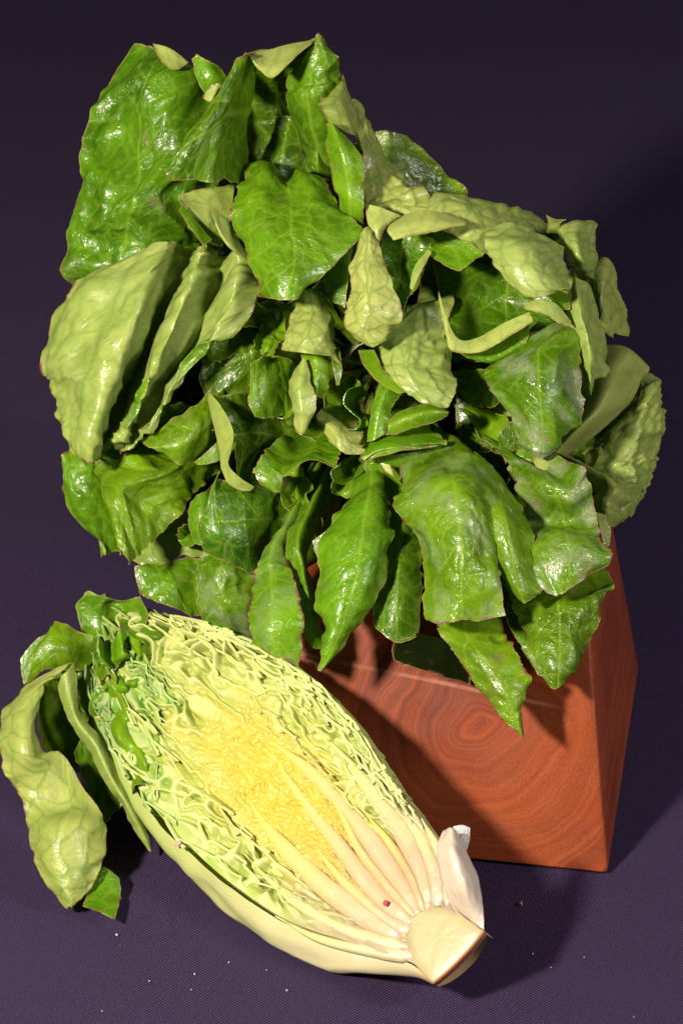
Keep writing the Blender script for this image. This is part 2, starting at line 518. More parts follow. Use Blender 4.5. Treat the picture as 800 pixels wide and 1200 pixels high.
    o = mesh_obj(name, V, Fc, mats, parent, 'rim', mi, {'vein': rep(vein), 'edge': rep(edge), 'st': np.vstack([st, st])})
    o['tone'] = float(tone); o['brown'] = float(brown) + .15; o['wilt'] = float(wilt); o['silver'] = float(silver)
    if label: o['label'] = label
    return o


# ================================================================== THE SETTING
SLOPE = 1


def build_cloth():
    # table sheet that rises behind the still life as a hanging backdrop
    n = 260
    yb = table_pt(400, 492)[1]
    prof = []                     # (y, z) along the cloth
    SL = math.radians(SLOPE)      # slope of the cloth behind the faint crease
    Rr = 0.30
    y0 = yb - Rr * math.tan(SL / 2)
    prof += [(y, 0.0) for y in np.linspace(-1.3, y0, 130, endpoint=False)]
    for a in np.linspace(0, SL, 14): prof.append((y0 + Rr * math.sin(a), Rr - Rr * math.cos(a)))
    ye, ze = prof[-1]
    prof += [(ye + q * math.cos(SL), ze + q * math.sin(SL)) for q in np.linspace(0.02, 2.2, 150)]
    prof = np.array(prof)
    L = np.r_[0, np.cumsum(np.linalg.norm(np.diff(prof, axis=0), axis=1))]
    xs = np.linspace(-1.8, 1.8, n)
    X, Lq = np.meshgrid(xs, L)
    Y = np.repeat(prof[:, :1], n, 1); Z = np.repeat(prof[:, 1:], n, 1)
    wr = 0.0022 * fbm(X * 3.1, Lq * 2.2, 0, 5, 3)
    wall = np.clip((Y - yb) / 0.15, 0, 1)
    crease = 0.0015 * np.exp(-((Y - yb) / 0.006) ** 2)
    G = np.stack([X, Y, Z + np.clip(wr * (1 + 1.5 * wall), -0.0018 - wall * .01, 0.0018 + wall * .01) + crease - 0.0022], -1)
    # flat under the things that stand on it
    o = mesh_obj('tablecloth', G.reshape(-1, 3), quads(n, len(prof)), [cloth_mat()], None, True, None,
                 {'weave': np.stack([X, Lq, 0 * X], -1).reshape(-1, 3)})
    o['kind'] = 'structure'
    o['label'] = 'dark plum twill cloth lying on the table and rising as the backdrop'


build_cloth()

# ================================================================== WOODEN BLOCK
def build_block():
    Rb = table_pt(712, 1026); Lb = table_pt(545, 1009)
    dx = (Rb - Lb); dx /= np.linalg.norm(dx)
    dy = np.array([-dx[1], dx[0], 0.0])
    if dy[1] < 0: dy = -dy
    wdt, dep, hgt = 0.157, 0.165, 0.090
    org = Rb - dx * wdt
    o0 = empty('wooden_block', tuple(org + dx * wdt / 2 + dy * dep / 2), 'reddish brown tapered wooden block with curved end grain, standing behind the halved lettuce', 'wooden block')
    fi, si, bi = 0.044, 0.015, 0.022
    bm = bmesh.new()
    pts = [(0, 0, 0), (wdt, 0, 0), (wdt, dep, 0), (0, dep, 0), (si, fi, hgt), (wdt - si, fi, hgt), (wdt - si, dep - bi, hgt), (si, dep - bi, hgt)]
    vs = [bm.verts.new(p) for p in pts]
    for f in ((0, 3, 2, 1), (4, 5, 6, 7), (0, 1, 5, 4), (1, 2, 6, 5), (2, 3, 7, 6), (3, 0, 4, 7)): bm.faces.new([vs[i] for i in f])
    bmesh.ops.subdivide_edges(bm, edges=bm.edges[:], cuts=7, use_grid_fill=True)
    for v in bm.verts:   # hand-sanded: a little uneven
        c = v.co
        n = float(fbm(np.array([c.x * 22]), np.array([c.y * 22 + c.z * 13]), 0, 77, 2)[0])
        if c.z > 0.001: v.co = c + Vector((n * 0.0006, n * 0.0007, 0))
    sharp = [e for e in bm.edges if len(e.link_faces) == 2 and e.calc_face_angle() > 0.8]
    bmesh.ops.bevel(bm, geom=sharp, offset=0.0022, segments=3, profile=0.6, affect='EDGES')
    me = bpy.data.meshes.new('block_body'); bm.to_mesh(me); bm.free()
    for p in me.polygons: p.use_smooth = True
    me.set_sharp_from_angle(angle=math.radians(40))
    o = bpy.data.objects.new('block_body', me); col.objects.link(o)
    # ring centre: where the ray through the pith pixel meets the front face
    r = F + (560 - 400) * U / D * RT + (600 - 850) * U / D * UP
    a = np.array([0, 0, 0.0]); n = np.cross(dx, dy * fi + np.array([0, 0, hgt])); n /= np.linalg.norm(n)
    hit = CAM + r * (np.dot(org - CAM, n) / np.dot(r, n))
    loc = hit - org
    cx, cz = float(np.dot(loc, dx)), float(loc[2])
    me.materials.append(wood_mat(cx, cz))
    o.matrix_world = Matrix(((dx[0], dy[0], 0, org[0]), (dx[1], dy[1], 0, org[1]), (0, 0, 1, 0.0005), (0, 0, 0, 1)))
    o.parent = o0; o.matrix_parent_inverse = o0.matrix_world.inverted()
    return org, dx, n if n @ (CAM - org) > 0 else -n, wdt, hgt


BLOCK = build_block()

# ================================================================== WHOLE LETTUCE HEAD
K = (440, 430, -330)      # where the leaves meet the stem, behind the open crown
head = empty('lettuce_head', tuple(P3([440, 520, -250])), 'whole romaine lettuce with open glossy green leaves resting on the wooden block', 'lettuce')


def H(side, *rows, **kw):
    e = kw.pop('e', 1)
    return leaf(head, side, rows, ext=K if e else None, **kw)


def Fo(side, *rows, **kw):
    kw.setdefault('crum', 0.4); kw.setdefault('puck', 0.4); kw.setdefault('rag', 0.6); kw.setdefault('ruf', 0.5); kw.setdefault('mid', -1); kw.setdefault('veins', 0.6)
    return leaf(head, side, rows, name='leaf_fold', **kw)


# --- top left
H('u', '92,333,-120 130,328,-105 180,318,-110 240,305,-130', '76,288,-110 120,285,-80 180,280,-80 250,270,-120',
  '86,225,-115 130,235,-45 190,225,-60 262,220,-120', '98,160,-95 128,160,-110 195,150,-55 262,150,-110',
  '118,98,-110 150,95,-75 195,90,-70 250,95,-110', '158,47,-120 180,50,-95 205,64,-95 238,85,-110', tone=.34, crum=1.6, brown=.3)
Fo('d', '178,50,-80 198,56,-76 222,74,-80', '184,62,-70 200,70,-66 216,77,-70', '190,72,-62 200,81,-58 211,80,-62', tone=.8)
H('u', '244,118,-60 256,112,-55 268,100,-65', '232,95,-50 248,90,-42 267,88,-55', '221,62,-55 236,64,-45 258,76,-52', e=0, tone=.62, mid=-1, crum=.5)
Fo('d', '236,114,-35 246,119,-30 252,112,-33', '246,100,-33 256,97,-30 262,98,-33', tone=.6, brown=.8)
# --- the hood at the top
H('u', '300,62,-60 296,110,-110 290,160,-120 285,230,-110', '284,61,-20 275,108,-30 270,160,-35 270,214,-50',
  '262,92,-15 252,130,-5 247,170,-5 250,214,-25', '236,135,-15 227,155,0 223,180,5 227,214,-10', '200,180,-10 195,190,0 191,200,5 200,213,0', tone=.32, crum=.7, veins=1.2, brown=.3, e=0)
H('u', '290,260,-200 340,270,-210 400,260,-200', '285,180,-190 335,180,-200 400,170,-180', '283,110,-150 325,110,-170 390,110,-140',
  '284,62,-62 310,62,-72 340,56,-72 372,44,-62', tone=.2, mid=.5)
Fo('d', '288,64,-60 312,60,-66 340,53,-66 370,46,-58', '292,68,-42 312,80,-32 338,70,-34 367,50,-50', '296,71,-38 317,91,-20 337,76,-25 364,53,-46', tone=.85, th=.0004)
H('u', '336,132,-120 355,133,-90 378,130,-80 402,128,-110', '336,105,-110 355,100,-80 380,95,-65 403,100,-95',
  '344,74,-90 360,70,-65 380,68,-60 397,75,-80', '366,50,-60 369,42,-55 373,38,-55 380,46,-60', tone=.4, brown=.5)
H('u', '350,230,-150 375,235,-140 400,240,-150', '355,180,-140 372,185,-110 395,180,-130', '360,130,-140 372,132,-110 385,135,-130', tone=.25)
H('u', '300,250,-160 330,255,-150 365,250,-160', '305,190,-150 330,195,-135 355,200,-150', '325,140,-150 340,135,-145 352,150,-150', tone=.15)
H('d', '423,172,-70 418,140,-75 408,105,-85 402,86,-90', '408,158,-45 400,130,-35 396,112,-45 396,98,-60', '382,143,-30 376,130,-20 372,122,-25 380,114,-35', tone=.45, crum=.5, mid=-1, brown=.4, e=0)
H('d', '500,236,-70 480,245,-60 455,250,-60 430,262,-60', '482,215,-90 462,215,-60 445,225,-50 426,240,-50', '458,185,-100 445,180,-70 432,190,-60 424,200,-50',
  '436,150,-110 428,150,-85 420,160,-70 418,168,-60', '420,120,-110 412,116,-100 408,122,-95 405,130,-90', tone=.6, puck=1.8, brown=.5)
H('u', '398,245,-40 412,255,-30 426,262,-35', '389,212,-30 408,215,-5 428,218,-15', '381,178,-25 400,178,5 424,180,-10', '381,144,-25 389,144,-10 397,149,-15', tone=.7, crum=.4, puck=.5, brown=.4)
H('u', '440,240,-160 490,245,-170 548,236,-195', '440,200,-150 475,200,-150 524,204,-180', '438,152,-150 458,152,-145 478,157,-160', tone=.4, crum=.6, brown=.4)
# --- middle tongue
H('u', '300,195,-120 322,195,-110 338,215,-110 352,200,-100 385,215,-90', '278,225,-60 310,220,-40 340,235,-45 365,228,-35 398,245,-40',
  '270,262,-40 305,260,-10 340,265,0 375,265,0 428,268,-15', '288,297,-20 315,300,10 345,300,20 375,300,15 408,295,0',
  '298,325,-5 318,325,20 340,328,30 360,320,25 386,318,10', '299,347,5 318,351,22 337,353,28 348,351,25 361,339,15', tone=.5, crum=.7, veins=1.2, brown=.7)
H('d', '262,290,-70 270,255,-75 275,215,-90', '240,285,-55 240,250,-60 240,220,-80', '222,262,-45 212,245,-45 205,228,-60', e=0, tone=.4, mid=-1)
Fo('u', '250,282,-45 232,262,-40 212,240,-40', '240,290,-35 222,268,-28 208,244,-30', tone=.5)
Fo('d', '300,312,-35 285,290,-40 275,262,-50', '272,294,-22 262,274,-20 262,250,-33', '256,274,-18 250,256,-16 247,242,-20', tone=.7)
# --- big pale folded leaf at the left
H('d', '130,322,-75 165,300,-50 200,283,-40 222,290,-90 240,284,-40 262,300,-80 280,288,-50 305,303,-60',
  '64,348,-60 120,333,-20 175,325,0 205,330,-80 225,325,-15 250,345,-70 275,335,-20 304,345,-40',
  '45,430,-50 95,405,-5 155,390,20 180,395,-75 200,390,0 222,410,-65 245,395,-15 285,385,-30',
  '58,455,-50 85,450,-5 130,455,25 150,450,-75 170,450,0 190,455,-60 208,440,-20 240,412,-30',
  '68,490,-40 80,495,-5 112,500,22 130,500,-60 147,505,-5 160,500,-45 174,500,-20 194,478,-30',
  '80,512,-35 92,530,-5 104,546,10 114,532,-30 128,520,-10 140,532,-30 148,530,-15 166,512,-30', tone=.6, crum=1.25, puck=1.3, brown=.8, veins=.8, mid=.2, silver=.25, e=0, space=.0008)
H('u', '320,350,-110 330,400,-110 330,460,-120', '280,380,-90 280,420,-80 285,470,-90', '240,420,-80 232,445,-75 240,468,-80', tone=.2)
# --- lower left cluster
H('u', '250,560,-150 270,520,-150 270,480,-150', '200,560,-130 215,525,-120 220,490,-125', '150,575,-115 160,540,-100 175,505,-105', '105,560,-100 112,535,-90 125,515,-90', tone=.3, mid=.5, e=0)
H('u', '190,560,-120 180,600,-120 160,640,-120', '140,545,-85 145,595,-80 140,650,-90', '100,528,-70 112,580,-60 120,655,-75', '80,526,-75 92,585,-60 112,636,-80', '76,540,-80 75,560,-70 70,573,-80', tone=.5, mid=-1, crum=.8, brown=.4)
H('u', '170,520,-80 200,535,-75 235,540,-90 240,570,-100', '150,530,-50 175,545,-30 210,560,-55 228,580,-80', '108,545,-60 145,570,-15 180,590,-40 216,600,-60',
  '112,565,-45 132,590,-5 160,605,-20 192,624,-45', '122,590,-35 134,610,-2 150,625,-5 167,644,-25', '134,622,-25 138,636,0 142,650,5 147,662,-5', tone=.55, crum=1.0)
H('u', '250,450,-60 262,480,-60 255,520,-70', '225,475,-35 235,505,-25 230,535,-50', '195,495,-35 207,520,-10 208,545,-20', '160,520,-35 172,524,-20 182,528,-20', tone=.5, crum=.5, e=0)
H('d', '250,590,-120 250,620,-110 255,645,-110', '200,600,-110 205,640,-95 215,652,-95', '152,655,-100 165,662,-90 185,665,-90', tone=.2, mid=-1)
H('u', '260,640,-110 265,670,-100 262,715,-100', '215,650,-90 222,680,-80 235,724,-75', '180,658,-80 190,680,-70 205,714,-65', '158,664,-80 160,680,-75 165,698,-75', tone=.45, mid=-1, brown=.3)
H('u', '240,640,-60 270,640,-60 300,650,-70', '224,675,-50 262,672,-25 305,680,-50', '226,712,-50 262,715,-20 302,715,-50', '250,748,-55 272,752,-40 300,754,-60', tone=.45, crum=1.1, puck=1.2, silver=.7)
H('u', '262,560,-70 262,600,-60 262,640,-60', '240,572,-50 238,605,-35 240,642,-40', '224,590,-60 220,612,-50 228,638,-50', tone=.5, mid=-1, e=0)
H('u', '400,560,-140 390,620,-130 370,660,-120', '340,555,-90 330,610,-80 320,660,-70', '290,560,-50 290,610,-25 300,674,-35', '258,560,-30 255,612,0 268,664,-15', '254,548,-25 242,590,-10 232,615,-15 239,648,-20', tone=.28, crum=.6, brown=.3)
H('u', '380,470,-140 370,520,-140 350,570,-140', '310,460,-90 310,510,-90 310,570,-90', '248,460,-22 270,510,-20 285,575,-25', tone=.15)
Fo('d', '246,460,-12 258,474,0 273,505,5 270,525,5 266,545,0 281,560,0 298,570,-8', '244,466,-22 252,490,-12 262,515,-8 263,540,-8 264,552,-8 275,568,-8 296,573,-12',
   '246,474,-32 250,500,-20 257,530,-15 259,550,-15 266,566,-12 280,574,-12 295,575,-15', tone=.6, ruf=0)
H('u', '265,505,-50 262,540,-50', '248,522,-40 248,545,-40', '226,542,-35 228,546,-35', e=0, tone=.6, mid=-1, crum=.3)
# --- small centre leaves
H('u', '360,430,-100 350,470,-90 350,500,-90', '325,416,-60 325,450,-50 335,490,-60', '305,417,-30 308,450,-32 318,492,-35', '290,425,-20 294,450,-28 291,470,-22 300,488,-25', tone=.5, crum=.6, ruf=1.3)
H('d', '350,345,-70 365,338,-60 385,350,-70', '342,368,-40 366,366,-12 396,375,-30', '334,392,-25 362,393,8 398,403,-15', '326,409,-20 358,415,10 390,418,-8 401,428,-20', tone=.75, crum=.4, puck=.7)
Fo('u', '385,405,-27 400,405,-32', '390,430,-17 401,432,-22', '394,453,-20 398,452,-20', tone=.4)
H('u', '355,412,-50 372,412,-45 392,420,-50', '355,435,-30 372,432,-15 389,445,-30', '365,462,-20 370,466,-12 378,467,-25', tone=.5, e=1)
H('d', '352,423,-20 356,420,-15 360,425,-15', '336,448,-15 350,450,5 368,450,-5', '341,478,-10 353,480,8 372,472,0', '343,498,-5 354,511,2 364,495,-2', tone=.65, crum=.4, puck=.5, mid=-1, e=0)
H('d', '372,482,-60 390,490,-50 410,502,-50 425,505,-60', '376,500,-40 392,508,-20 408,515,-20 426,520,-40', '385,517,-30 398,528,-15 412,533,-20 430,530,-30', tone=.7, crum=.4, e=1)
H('u', '424,452,-50 408,457,-40 402,472,-40 412,484,-35 422,493,-35 416,503,-35 402,502,-40', '432,462,-90 420,468,-90 415,478,-90 420,486,-85 428,496,-80 424,508,-80 405,512,-85', tone=.5, e=0, crum=.1, ruf=.1, puck=.2, rag=.2, mid=-1)
H('u', '318,519,-60 345,535,-70 372,525,-75 400,526,-70', '305,535,-30 335,545,-35 365,532,-45 398,537,-45', '294,553,-15 328,560,-15 362,541,-25 397,546,-30', tone=.55, crum=.3)
H('u', '294,552,-15 315,548,-15 332,557,-18', '303,566,-15 318,565,-10 329,570,-18', '318,574,-18 324,580,-15 328,579,-18', tone=.5, e=0, crum=.2, mid=-1)
H('u', '398,545,-35 388,552,-30 391,563,-30 405,567,-35 426,552,-40', '405,535,-80 402,545,-80 405,553,-80 415,556,-80 430,545,-85', tone=.4, e=0, crum=.1, ruf=.1, puck=.2, rag=.2, mid=-1)
H('u', '424,533,-28 445,518,-30 480,513,-35 522,514,-50', '424,541,-22 450,531,-12 485,525,-18 516,522,-40', tone=.6, e=1, crum=.2, mid=-1)
H('u', '424,537,-40 455,532,-40 500,528,-50', '428,560,-50 460,560,-55 500,560,-60', '440,590,-60 460,590,-60 495,590,-70', tone=.5, e=0, mid=-1)
Fo('d', '444,542,-28 458,545,-24', '450,552,-25 462,560,-25', tone=.8)
H('u', '446,441,-60 458,446,-55 473,456,-60', '434,475,-40 445,475,-30 459,485,-35', '428,518,-35 438,516,-25 453,508,-30', tone=.55, crum=.3, puck=.5)
H('u', '452,491,-30 455,500,-25 451,512,-28', '475,478,-30 478,490,-15 478,508,-22', '500,469,-30 505,482,-15 507,497,-22', '524,480,-30 527,483,-25 526,487,-28', tone=.5, e=0, crum=.3, puck=.5)
H('d', '455,370,-70 490,350,-80 530,350,-90', '445,398,-35 485,390,-30 525,395,-60', '440,420,-15 480,425,5 533,430,-35', '452,441,-5 490,456,15 536,452,-15', '480,456,0 505,474,15 524,480,5', tone=.7, puck=1.8, brown=.2)
Fo('u', '417,411,-20 440,410,-25', '425,430,-2 448,430,-12', '445,450,3 460,444,-2', '468,462,8 480,458,3', tone=.6)
H('u', '400,268,-50 420,275,-50', '376,320,-40 412,315,-40', '385,352,-45 405,364,-45', tone=.55, e=0, mid=-1)
H('d', '424,272,-25 432,267,-20 441,282,-25', '409,307,-15 428,305,10 452,312,-5', '407,338,-5 430,338,22 461,338,5', '401,362,0 432,365,28 472,374,10', '401,384,0 425,392,22 463,382,10', '414,398,0 436,409,12 453,399,5', tone=.85, crum=.5, puck=.8, brown=.25)
H('u', '445,270,-60 475,275,-70 506,285,-60', '445,300,-50 470,305,-60 504,296,-35', '455,335,-40 468,340,-40 486,336,-20', '465,374,-20 470,367,-18 478,352,-15', tone=.35)
Fo('d', '502,292,-32 486,313,-17 480,340,-12', '507,298,-28 494,318,-10 485,343,-8', tone=.6)
Fo('d', '425,237,-25 445,243,-20 470,254,-30', '431,262,-15 442,266,-8 452,266,-15', '440,284,-12 443,288,-10 446,282,-12', tone=.85)
Fo('d', '456,266,0 478,251,-10 505,247,-12 547,260,-15', '453,272,12 480,264,12 510,259,8 548,261,-8', '461,283,18 482,277,22 510,271,18 548,263,-3', tone=.85)
H('u', '470,275,-60 500,268,-60 549,260,-40', '485,288,-45 525,285,-50 561,280,-30', '505,300,-30 535,300,-35 567,296,-25', '520,308,-25 540,317,-22 554,304,-24', tone=.65, crum=.5, e=0)
# --- arching rib leaf at the upper right
H('d', '655,262,-230 655,280,-190 655,300,-150 655,330,-110', '603,245,-130 605,264,-95 607,285,-60 612,320,-40', '562,233,-90 564,250,-60 567,270,-40 572,300,-25',
  '520,228,-75 522,240,-50 524,255,-35 530,275,-30', '490,228,-75 490,238,-55 492,248,-40 490,262,-35', '455,220,-80 455,232,-65 455,240,-55 455,252,-55', mid=.05, tone=.65, puck=2.0, crum=.4, e=0)
H('d', '570,260,-40 600,260,-35 635,273,-50 660,293,-70', '565,280,-10 600,283,8 635,293,-5 666,310,-35', '568,298,0 600,305,24 638,315,22 670,325,-15', '580,314,5 605,330,28 640,333,28 671,343,0', '598,334,10 622,350,25 642,346,25 660,342,8', tone=.75, puck=1.7, crum=.5, mid=-1, e=0, cell=9)
Fo('u', '630,340,-40 669,340,-40', '648,356,-32 669,352,-32', '656,364,-30 668,364,-30', tone=.5)
Fo('d', '638,272,-125 657,274,-125', '641,262,-115 656,263,-112', '638,252,-105 650,257,-100 667,255,-105', tone=.7)
H('d', '648,272,-150 665,262,-150 690,262,-170', '652,285,-100 675,275,-80 700,290,-130', '660,300,-85 680,300,-65 701,306,-120', '668,316,-100 685,322,-95 700,328,-130', tone=.7, crum=.4, puck=1.3, mid=-1)
H('d', '700,300,-160 690,320,-140 685,345,-140', '726,340,-170 708,350,-120 700,380,-120', '738,370,-180 720,375,-140 715,397,-140', '735,396,-170 726,393,-155 718,392,-150', tone=.6, crum=.5, mid=-1)
H('d', '665,318,-60 675,324,-45 692,335,-70', '663,360,-50 680,360,-20 705,380,-70', '667,400,-50 690,400,-15 714,417,-65', '678,440,-55 692,440,-25 711,437,-60', '688,464,-50 692,464,-40 698,455,-50', tone=.6, crum=.5, mid=-1, e=0)
H('d', '695,412,-150 725,405,-150 748,425,-170', '688,440,-110 722,435,-90 750,448,-150', '675,480,-95 705,475,-65 737,473,-130', '655,510,-80 680,502,-55 702,507,-110', '643,533,-75 652,531,-62 664,533,-90', tone=.65, crum=.1, puck=.1, ruf=.1, rag=.2, veins=.25, mid=.5)
H('d', '735,450,-180 750,445,-170 760,438,-180', '700,500,-160 745,480,-130 777,468,-170', '680,540,-140 735,525,-115 779,520,-170', '690,590,-140 730,565,-115 766,562,-160', '703,628,-140 720,616,-130 740,606,-150', tone=.55, crum=1.2, brown=.15, rag=1.6, serr=.7, mid=.3)
H('u', '650,520,-150 700,500,-160 725,480,-170', '660,570,-140 700,560,-140 725,540,-150', '685,632,-130 705,625,-130 725,600,-140', tone=.2, e=0)
H('u', '600,398,-60 625,385,-60 650,376,-60 673,380,-60', '571,430,-45 610,420,-5 650,412,5 681,420,-25', '568,450,-35 610,450,15 650,455,20 684,455,-15', '590,477,-20 618,480,20 650,485,22 685,492,-10',
  '606,507,-10 625,515,15 645,518,15 669,512,-5', '618,530,-5 628,537,5 640,536,5 653,530,0', tone=.38, crum=.7, puck=1.1, brown=.9, silver=1.0)
H('u', '500,298,-90 560,310,-100 620,330,-100 672,345,-90', '515,345,-80 565,350,-110 620,360,-100 667,370,-70', '525,385,-50 565,390,-80 620,385,-80 660,385,-55', '530,405,-30 560,415,-50 600,400,-55 630,375,-50', tone=.2, crum=.5)
Fo('d', '513,340,-45 522,370,-30 536,397,-25 560,396,-20 590,379,-15 622,365,-20', '514,352,-42 522,382,-26 533,405,-18 561,405,-10 591,388,-8 623,371,-15', '518,365,-40 523,397,-25 530,413,-12 562,414,-5 593,397,-2 625,378,-12', tone=.85, ruf=.2)
Fo('d', '610,357,-15 630,351,-18 650,356,-20 669,379,-25', '612,360,-10 632,360,-8 651,367,-12 667,381,-20', '616,363,-8 635,369,-2 652,379,-5 664,384,-15', tone=.9, ruf=.2)
H('u', '534,408,-40 570,405,-40 625,378,-35', '545,419,-30 575,421,-28 620,398,-30', '560,424,-35 580,427,-35 602,415,-35', tone=.45, e=0, mid=-1, crum=.3)
H('u', '530,420,-130 590,430,-130', '530,480,-140 600,490,-130', '540,530,-110 590,530,-120', tone=.1)
H('u', '590,552,-40 615,521,-40 648,540,-45', '600,567,-30 625,555,-20 654,560,-30', e=0, tone=.45, mid=-1)
Fo('d', '621,535,-5 640,540,-8 651,548,-15', '628,551,0 640,558,0 648,558,-8', tone=.6)
H('u', '610,480,-70 622,520,-70', '588,500,-55 602,530,-50', '585,520,-60 592,546,-60', tone=.35, mid=-1)
H('d', '688,563,-100 710,558,-80 728,573,-110', '692,590,-90 712,590,-65 727,598,-100', '695,614,-90 710,618,-80 720,614,-100', tone=.45, mid=-1, crum=.5)
Fo('d', '697,600,-60 712,604,-60', '702,622,-50 716,624,-55', '708,644,-45 714,640,-48', tone=.5)
# --- the broad glossy leaf at the lower right
H('u', '468,570,0 490,545,0 520,532,-15 552,524,-25 577,548,-30', '461,590,35 495,572,60 530,562,70 560,565,60 592,590,40', '478,618,50 505,610,85 535,600,100 562,605,90 592,625,70',
  '494,650,60 512,650,90 540,645,112 562,645,100 587,650,80', '490,690,70 512,690,95 540,688,118 565,685,108 584,685,95', '492,724,80 512,733,98 540,728,112 562,730,108 592,722,100', tone=.55, crum=.9, puck=1.0, veins=1.2, brown=.8, silver=.55)
H('u', '555,528,-25 577,546,-20 602,575,-20', '560,590,55 590,598,72 622,618,40', '572,640,72 600,643,92 627,655,65', '580,668,78 605,680,94 634,690,75', '600,697,82 614,708,88 629,697,80', tone=.5, crum=.4, brown=.6, e=0)
H('u', '596,545,-20 625,550,10 655,560,20 674,539,15', '600,575,0 635,580,30 668,580,40 690,560,25', '610,605,-15 645,612,10 675,612,25 701,605,20', '605,630,35 645,625,60 680,628,65 707,630,45',
  '612,655,65 650,655,85 685,650,82 718,650,60', '628,687,75 652,699,85 680,682,82 713,662,65', tone=.42, crum=.6, puck=1.1, brown=.9, silver=1.1)
H('u', '590,690,0 630,680,10 670,680,10 712,665,0', '600,715,30 635,710,50 675,705,55 711,695,30', '612,745,50 640,742,70 672,740,70 702,735,45', '625,775,65 645,775,80 665,780,78 687,771,55', '640,797,75 648,808,80 656,802,78 664,786,70', tone=.35, crum=.8, brown=.3)
H('u', '503,712,10 540,715,20 587,715,10', '516,745,40 550,748,60 596,745,40', '533,775,60 570,775,85 608,770,65', '558,810,75 590,810,95 623,796,80', '583,840,85 603,840,95 613,832,88', '607,860,90 612,864,92 616,865,88', tone=.6, crum=.5, brown=.7)
H('u', '588,720,20 622,730,20', '610,760,45 634,765,50', '630,792,60 646,797,65', tone=.4, mid=-1)
H('u', '455,588,-40 475,578,-40 497,600,-50', '445,640,0 468,640,20 498,640,0', '438,700,30 465,695,50 496,690,30', '436,734,45 464,754,55 492,746,45', tone=.3, crum=.4)
H('u', '408,580,-10 425,570,-10 440,565,-15 448,572,-20', '384,612,20 410,608,45 438,605,50 460,610,25', '373,655,40 402,650,75 435,645,75 460,640,45', '370,702,55 395,695,90 425,690,88 449,690,60',
  '377,735,65 390,735,90 408,735,88 432,725,70', '376,765,75 381,768,82 388,768,82 402,758,75', '372,786,78 374,787,79 375,787,79 377,785,78', tone=.55, crum=.5, puck=.9, mid=.55)
Fo('u', '364,635,10 386,619,15', '372,657,15 383,652,20', tone=.5)
H('u', '308,648,0 322,637,5 340,645,0', '295,675,20 318,672,40 344,672,35', '292,705,40 320,702,65 352,700,60', '291,735,55 320,735,80 357,735,75', '293,754,62 320,770,80 352,782,76', tone=.6, crum=.7, brown=1.0, silver=.35)
H('u', '336,630,-10 352,623,0 364,645,-10', '340,665,10 355,665,25 366,680,5', '348,700,30 362,705,45 376,715,25', '356,745,50 366,759,55 379,762,45', tone=.5, crum=.4, e=1)
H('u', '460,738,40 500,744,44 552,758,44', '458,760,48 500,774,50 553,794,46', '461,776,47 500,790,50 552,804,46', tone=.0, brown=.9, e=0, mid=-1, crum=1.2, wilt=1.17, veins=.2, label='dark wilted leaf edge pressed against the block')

# --- inner and rear leaves, from the stem outwards
rnd = random.Random(4)
sil = [(0, 300), (45, 270), (90, 330), (135, 340), (180, 320), (225, 270), (270, 240), (315, 290), (360, 300)]
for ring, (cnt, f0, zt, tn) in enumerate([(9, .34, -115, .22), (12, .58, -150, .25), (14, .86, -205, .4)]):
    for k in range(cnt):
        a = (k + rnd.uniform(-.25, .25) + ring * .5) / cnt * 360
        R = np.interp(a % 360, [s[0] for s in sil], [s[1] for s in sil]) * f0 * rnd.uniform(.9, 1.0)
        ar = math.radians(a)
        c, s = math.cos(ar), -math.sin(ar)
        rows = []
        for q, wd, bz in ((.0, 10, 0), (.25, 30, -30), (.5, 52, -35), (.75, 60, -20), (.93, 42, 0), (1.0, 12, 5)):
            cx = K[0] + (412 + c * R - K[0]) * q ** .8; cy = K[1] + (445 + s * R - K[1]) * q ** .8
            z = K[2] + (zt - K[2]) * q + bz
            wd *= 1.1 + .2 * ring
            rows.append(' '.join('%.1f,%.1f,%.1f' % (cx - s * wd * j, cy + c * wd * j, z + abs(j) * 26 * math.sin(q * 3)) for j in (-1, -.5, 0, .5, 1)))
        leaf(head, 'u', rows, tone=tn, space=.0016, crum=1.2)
for px, py, sz, an, zz in ((262, 402, 34, 200, -78), (318, 392, 28, 250, -84), (345, 575, 30, 285, -78), (404, 462, 26, 60, -88), (468, 430, 30, 330, -92), (560, 455, 36, 340, -95), (578, 505, 32, 320, -86),
                          (356, 606, 34, 265, -70), (408, 560, 26, 250, -74), (262, 512, 30, 190, -72), (540, 548, 30, 300, -70), (482, 545, 26, 270, -62), (330, 470, 26, 230, -74), (300, 372, 28, 150, -86), (432, 500, 22, 300, -70), (552, 410, 26, 20, -98), (215, 490, 34, 190, -84), (232, 618, 30, 215, -86), (190, 640, 34, 225, -108)):
    ca_, sa_ = math.cos(math.radians(an)), -math.sin(math.radians(an))
    rows = []
    for q, wd, dz in ((-1.3, .35, -46), (-.5, .75, -20), (.15, .95, 0), (.6, .85, 10), (.92, .45, 4)):
        rows.append(' '.join('%.1f,%.1f,%.1f' % (px + ca_ * q * sz - sa_ * j * wd * sz * .62, py + sa_ * q * sz + ca_ * j * wd * sz * .62,
                    zz + dz + (26 * j * j - 8) * wd + rnd.uniform(-5, 5)) for j in (-1, -.5, 0, .5, 1)))
    leaf(head, 'u', rows, ext=K, tone=rnd.uniform(.45, .8), crum=.9, ruf=1.6)
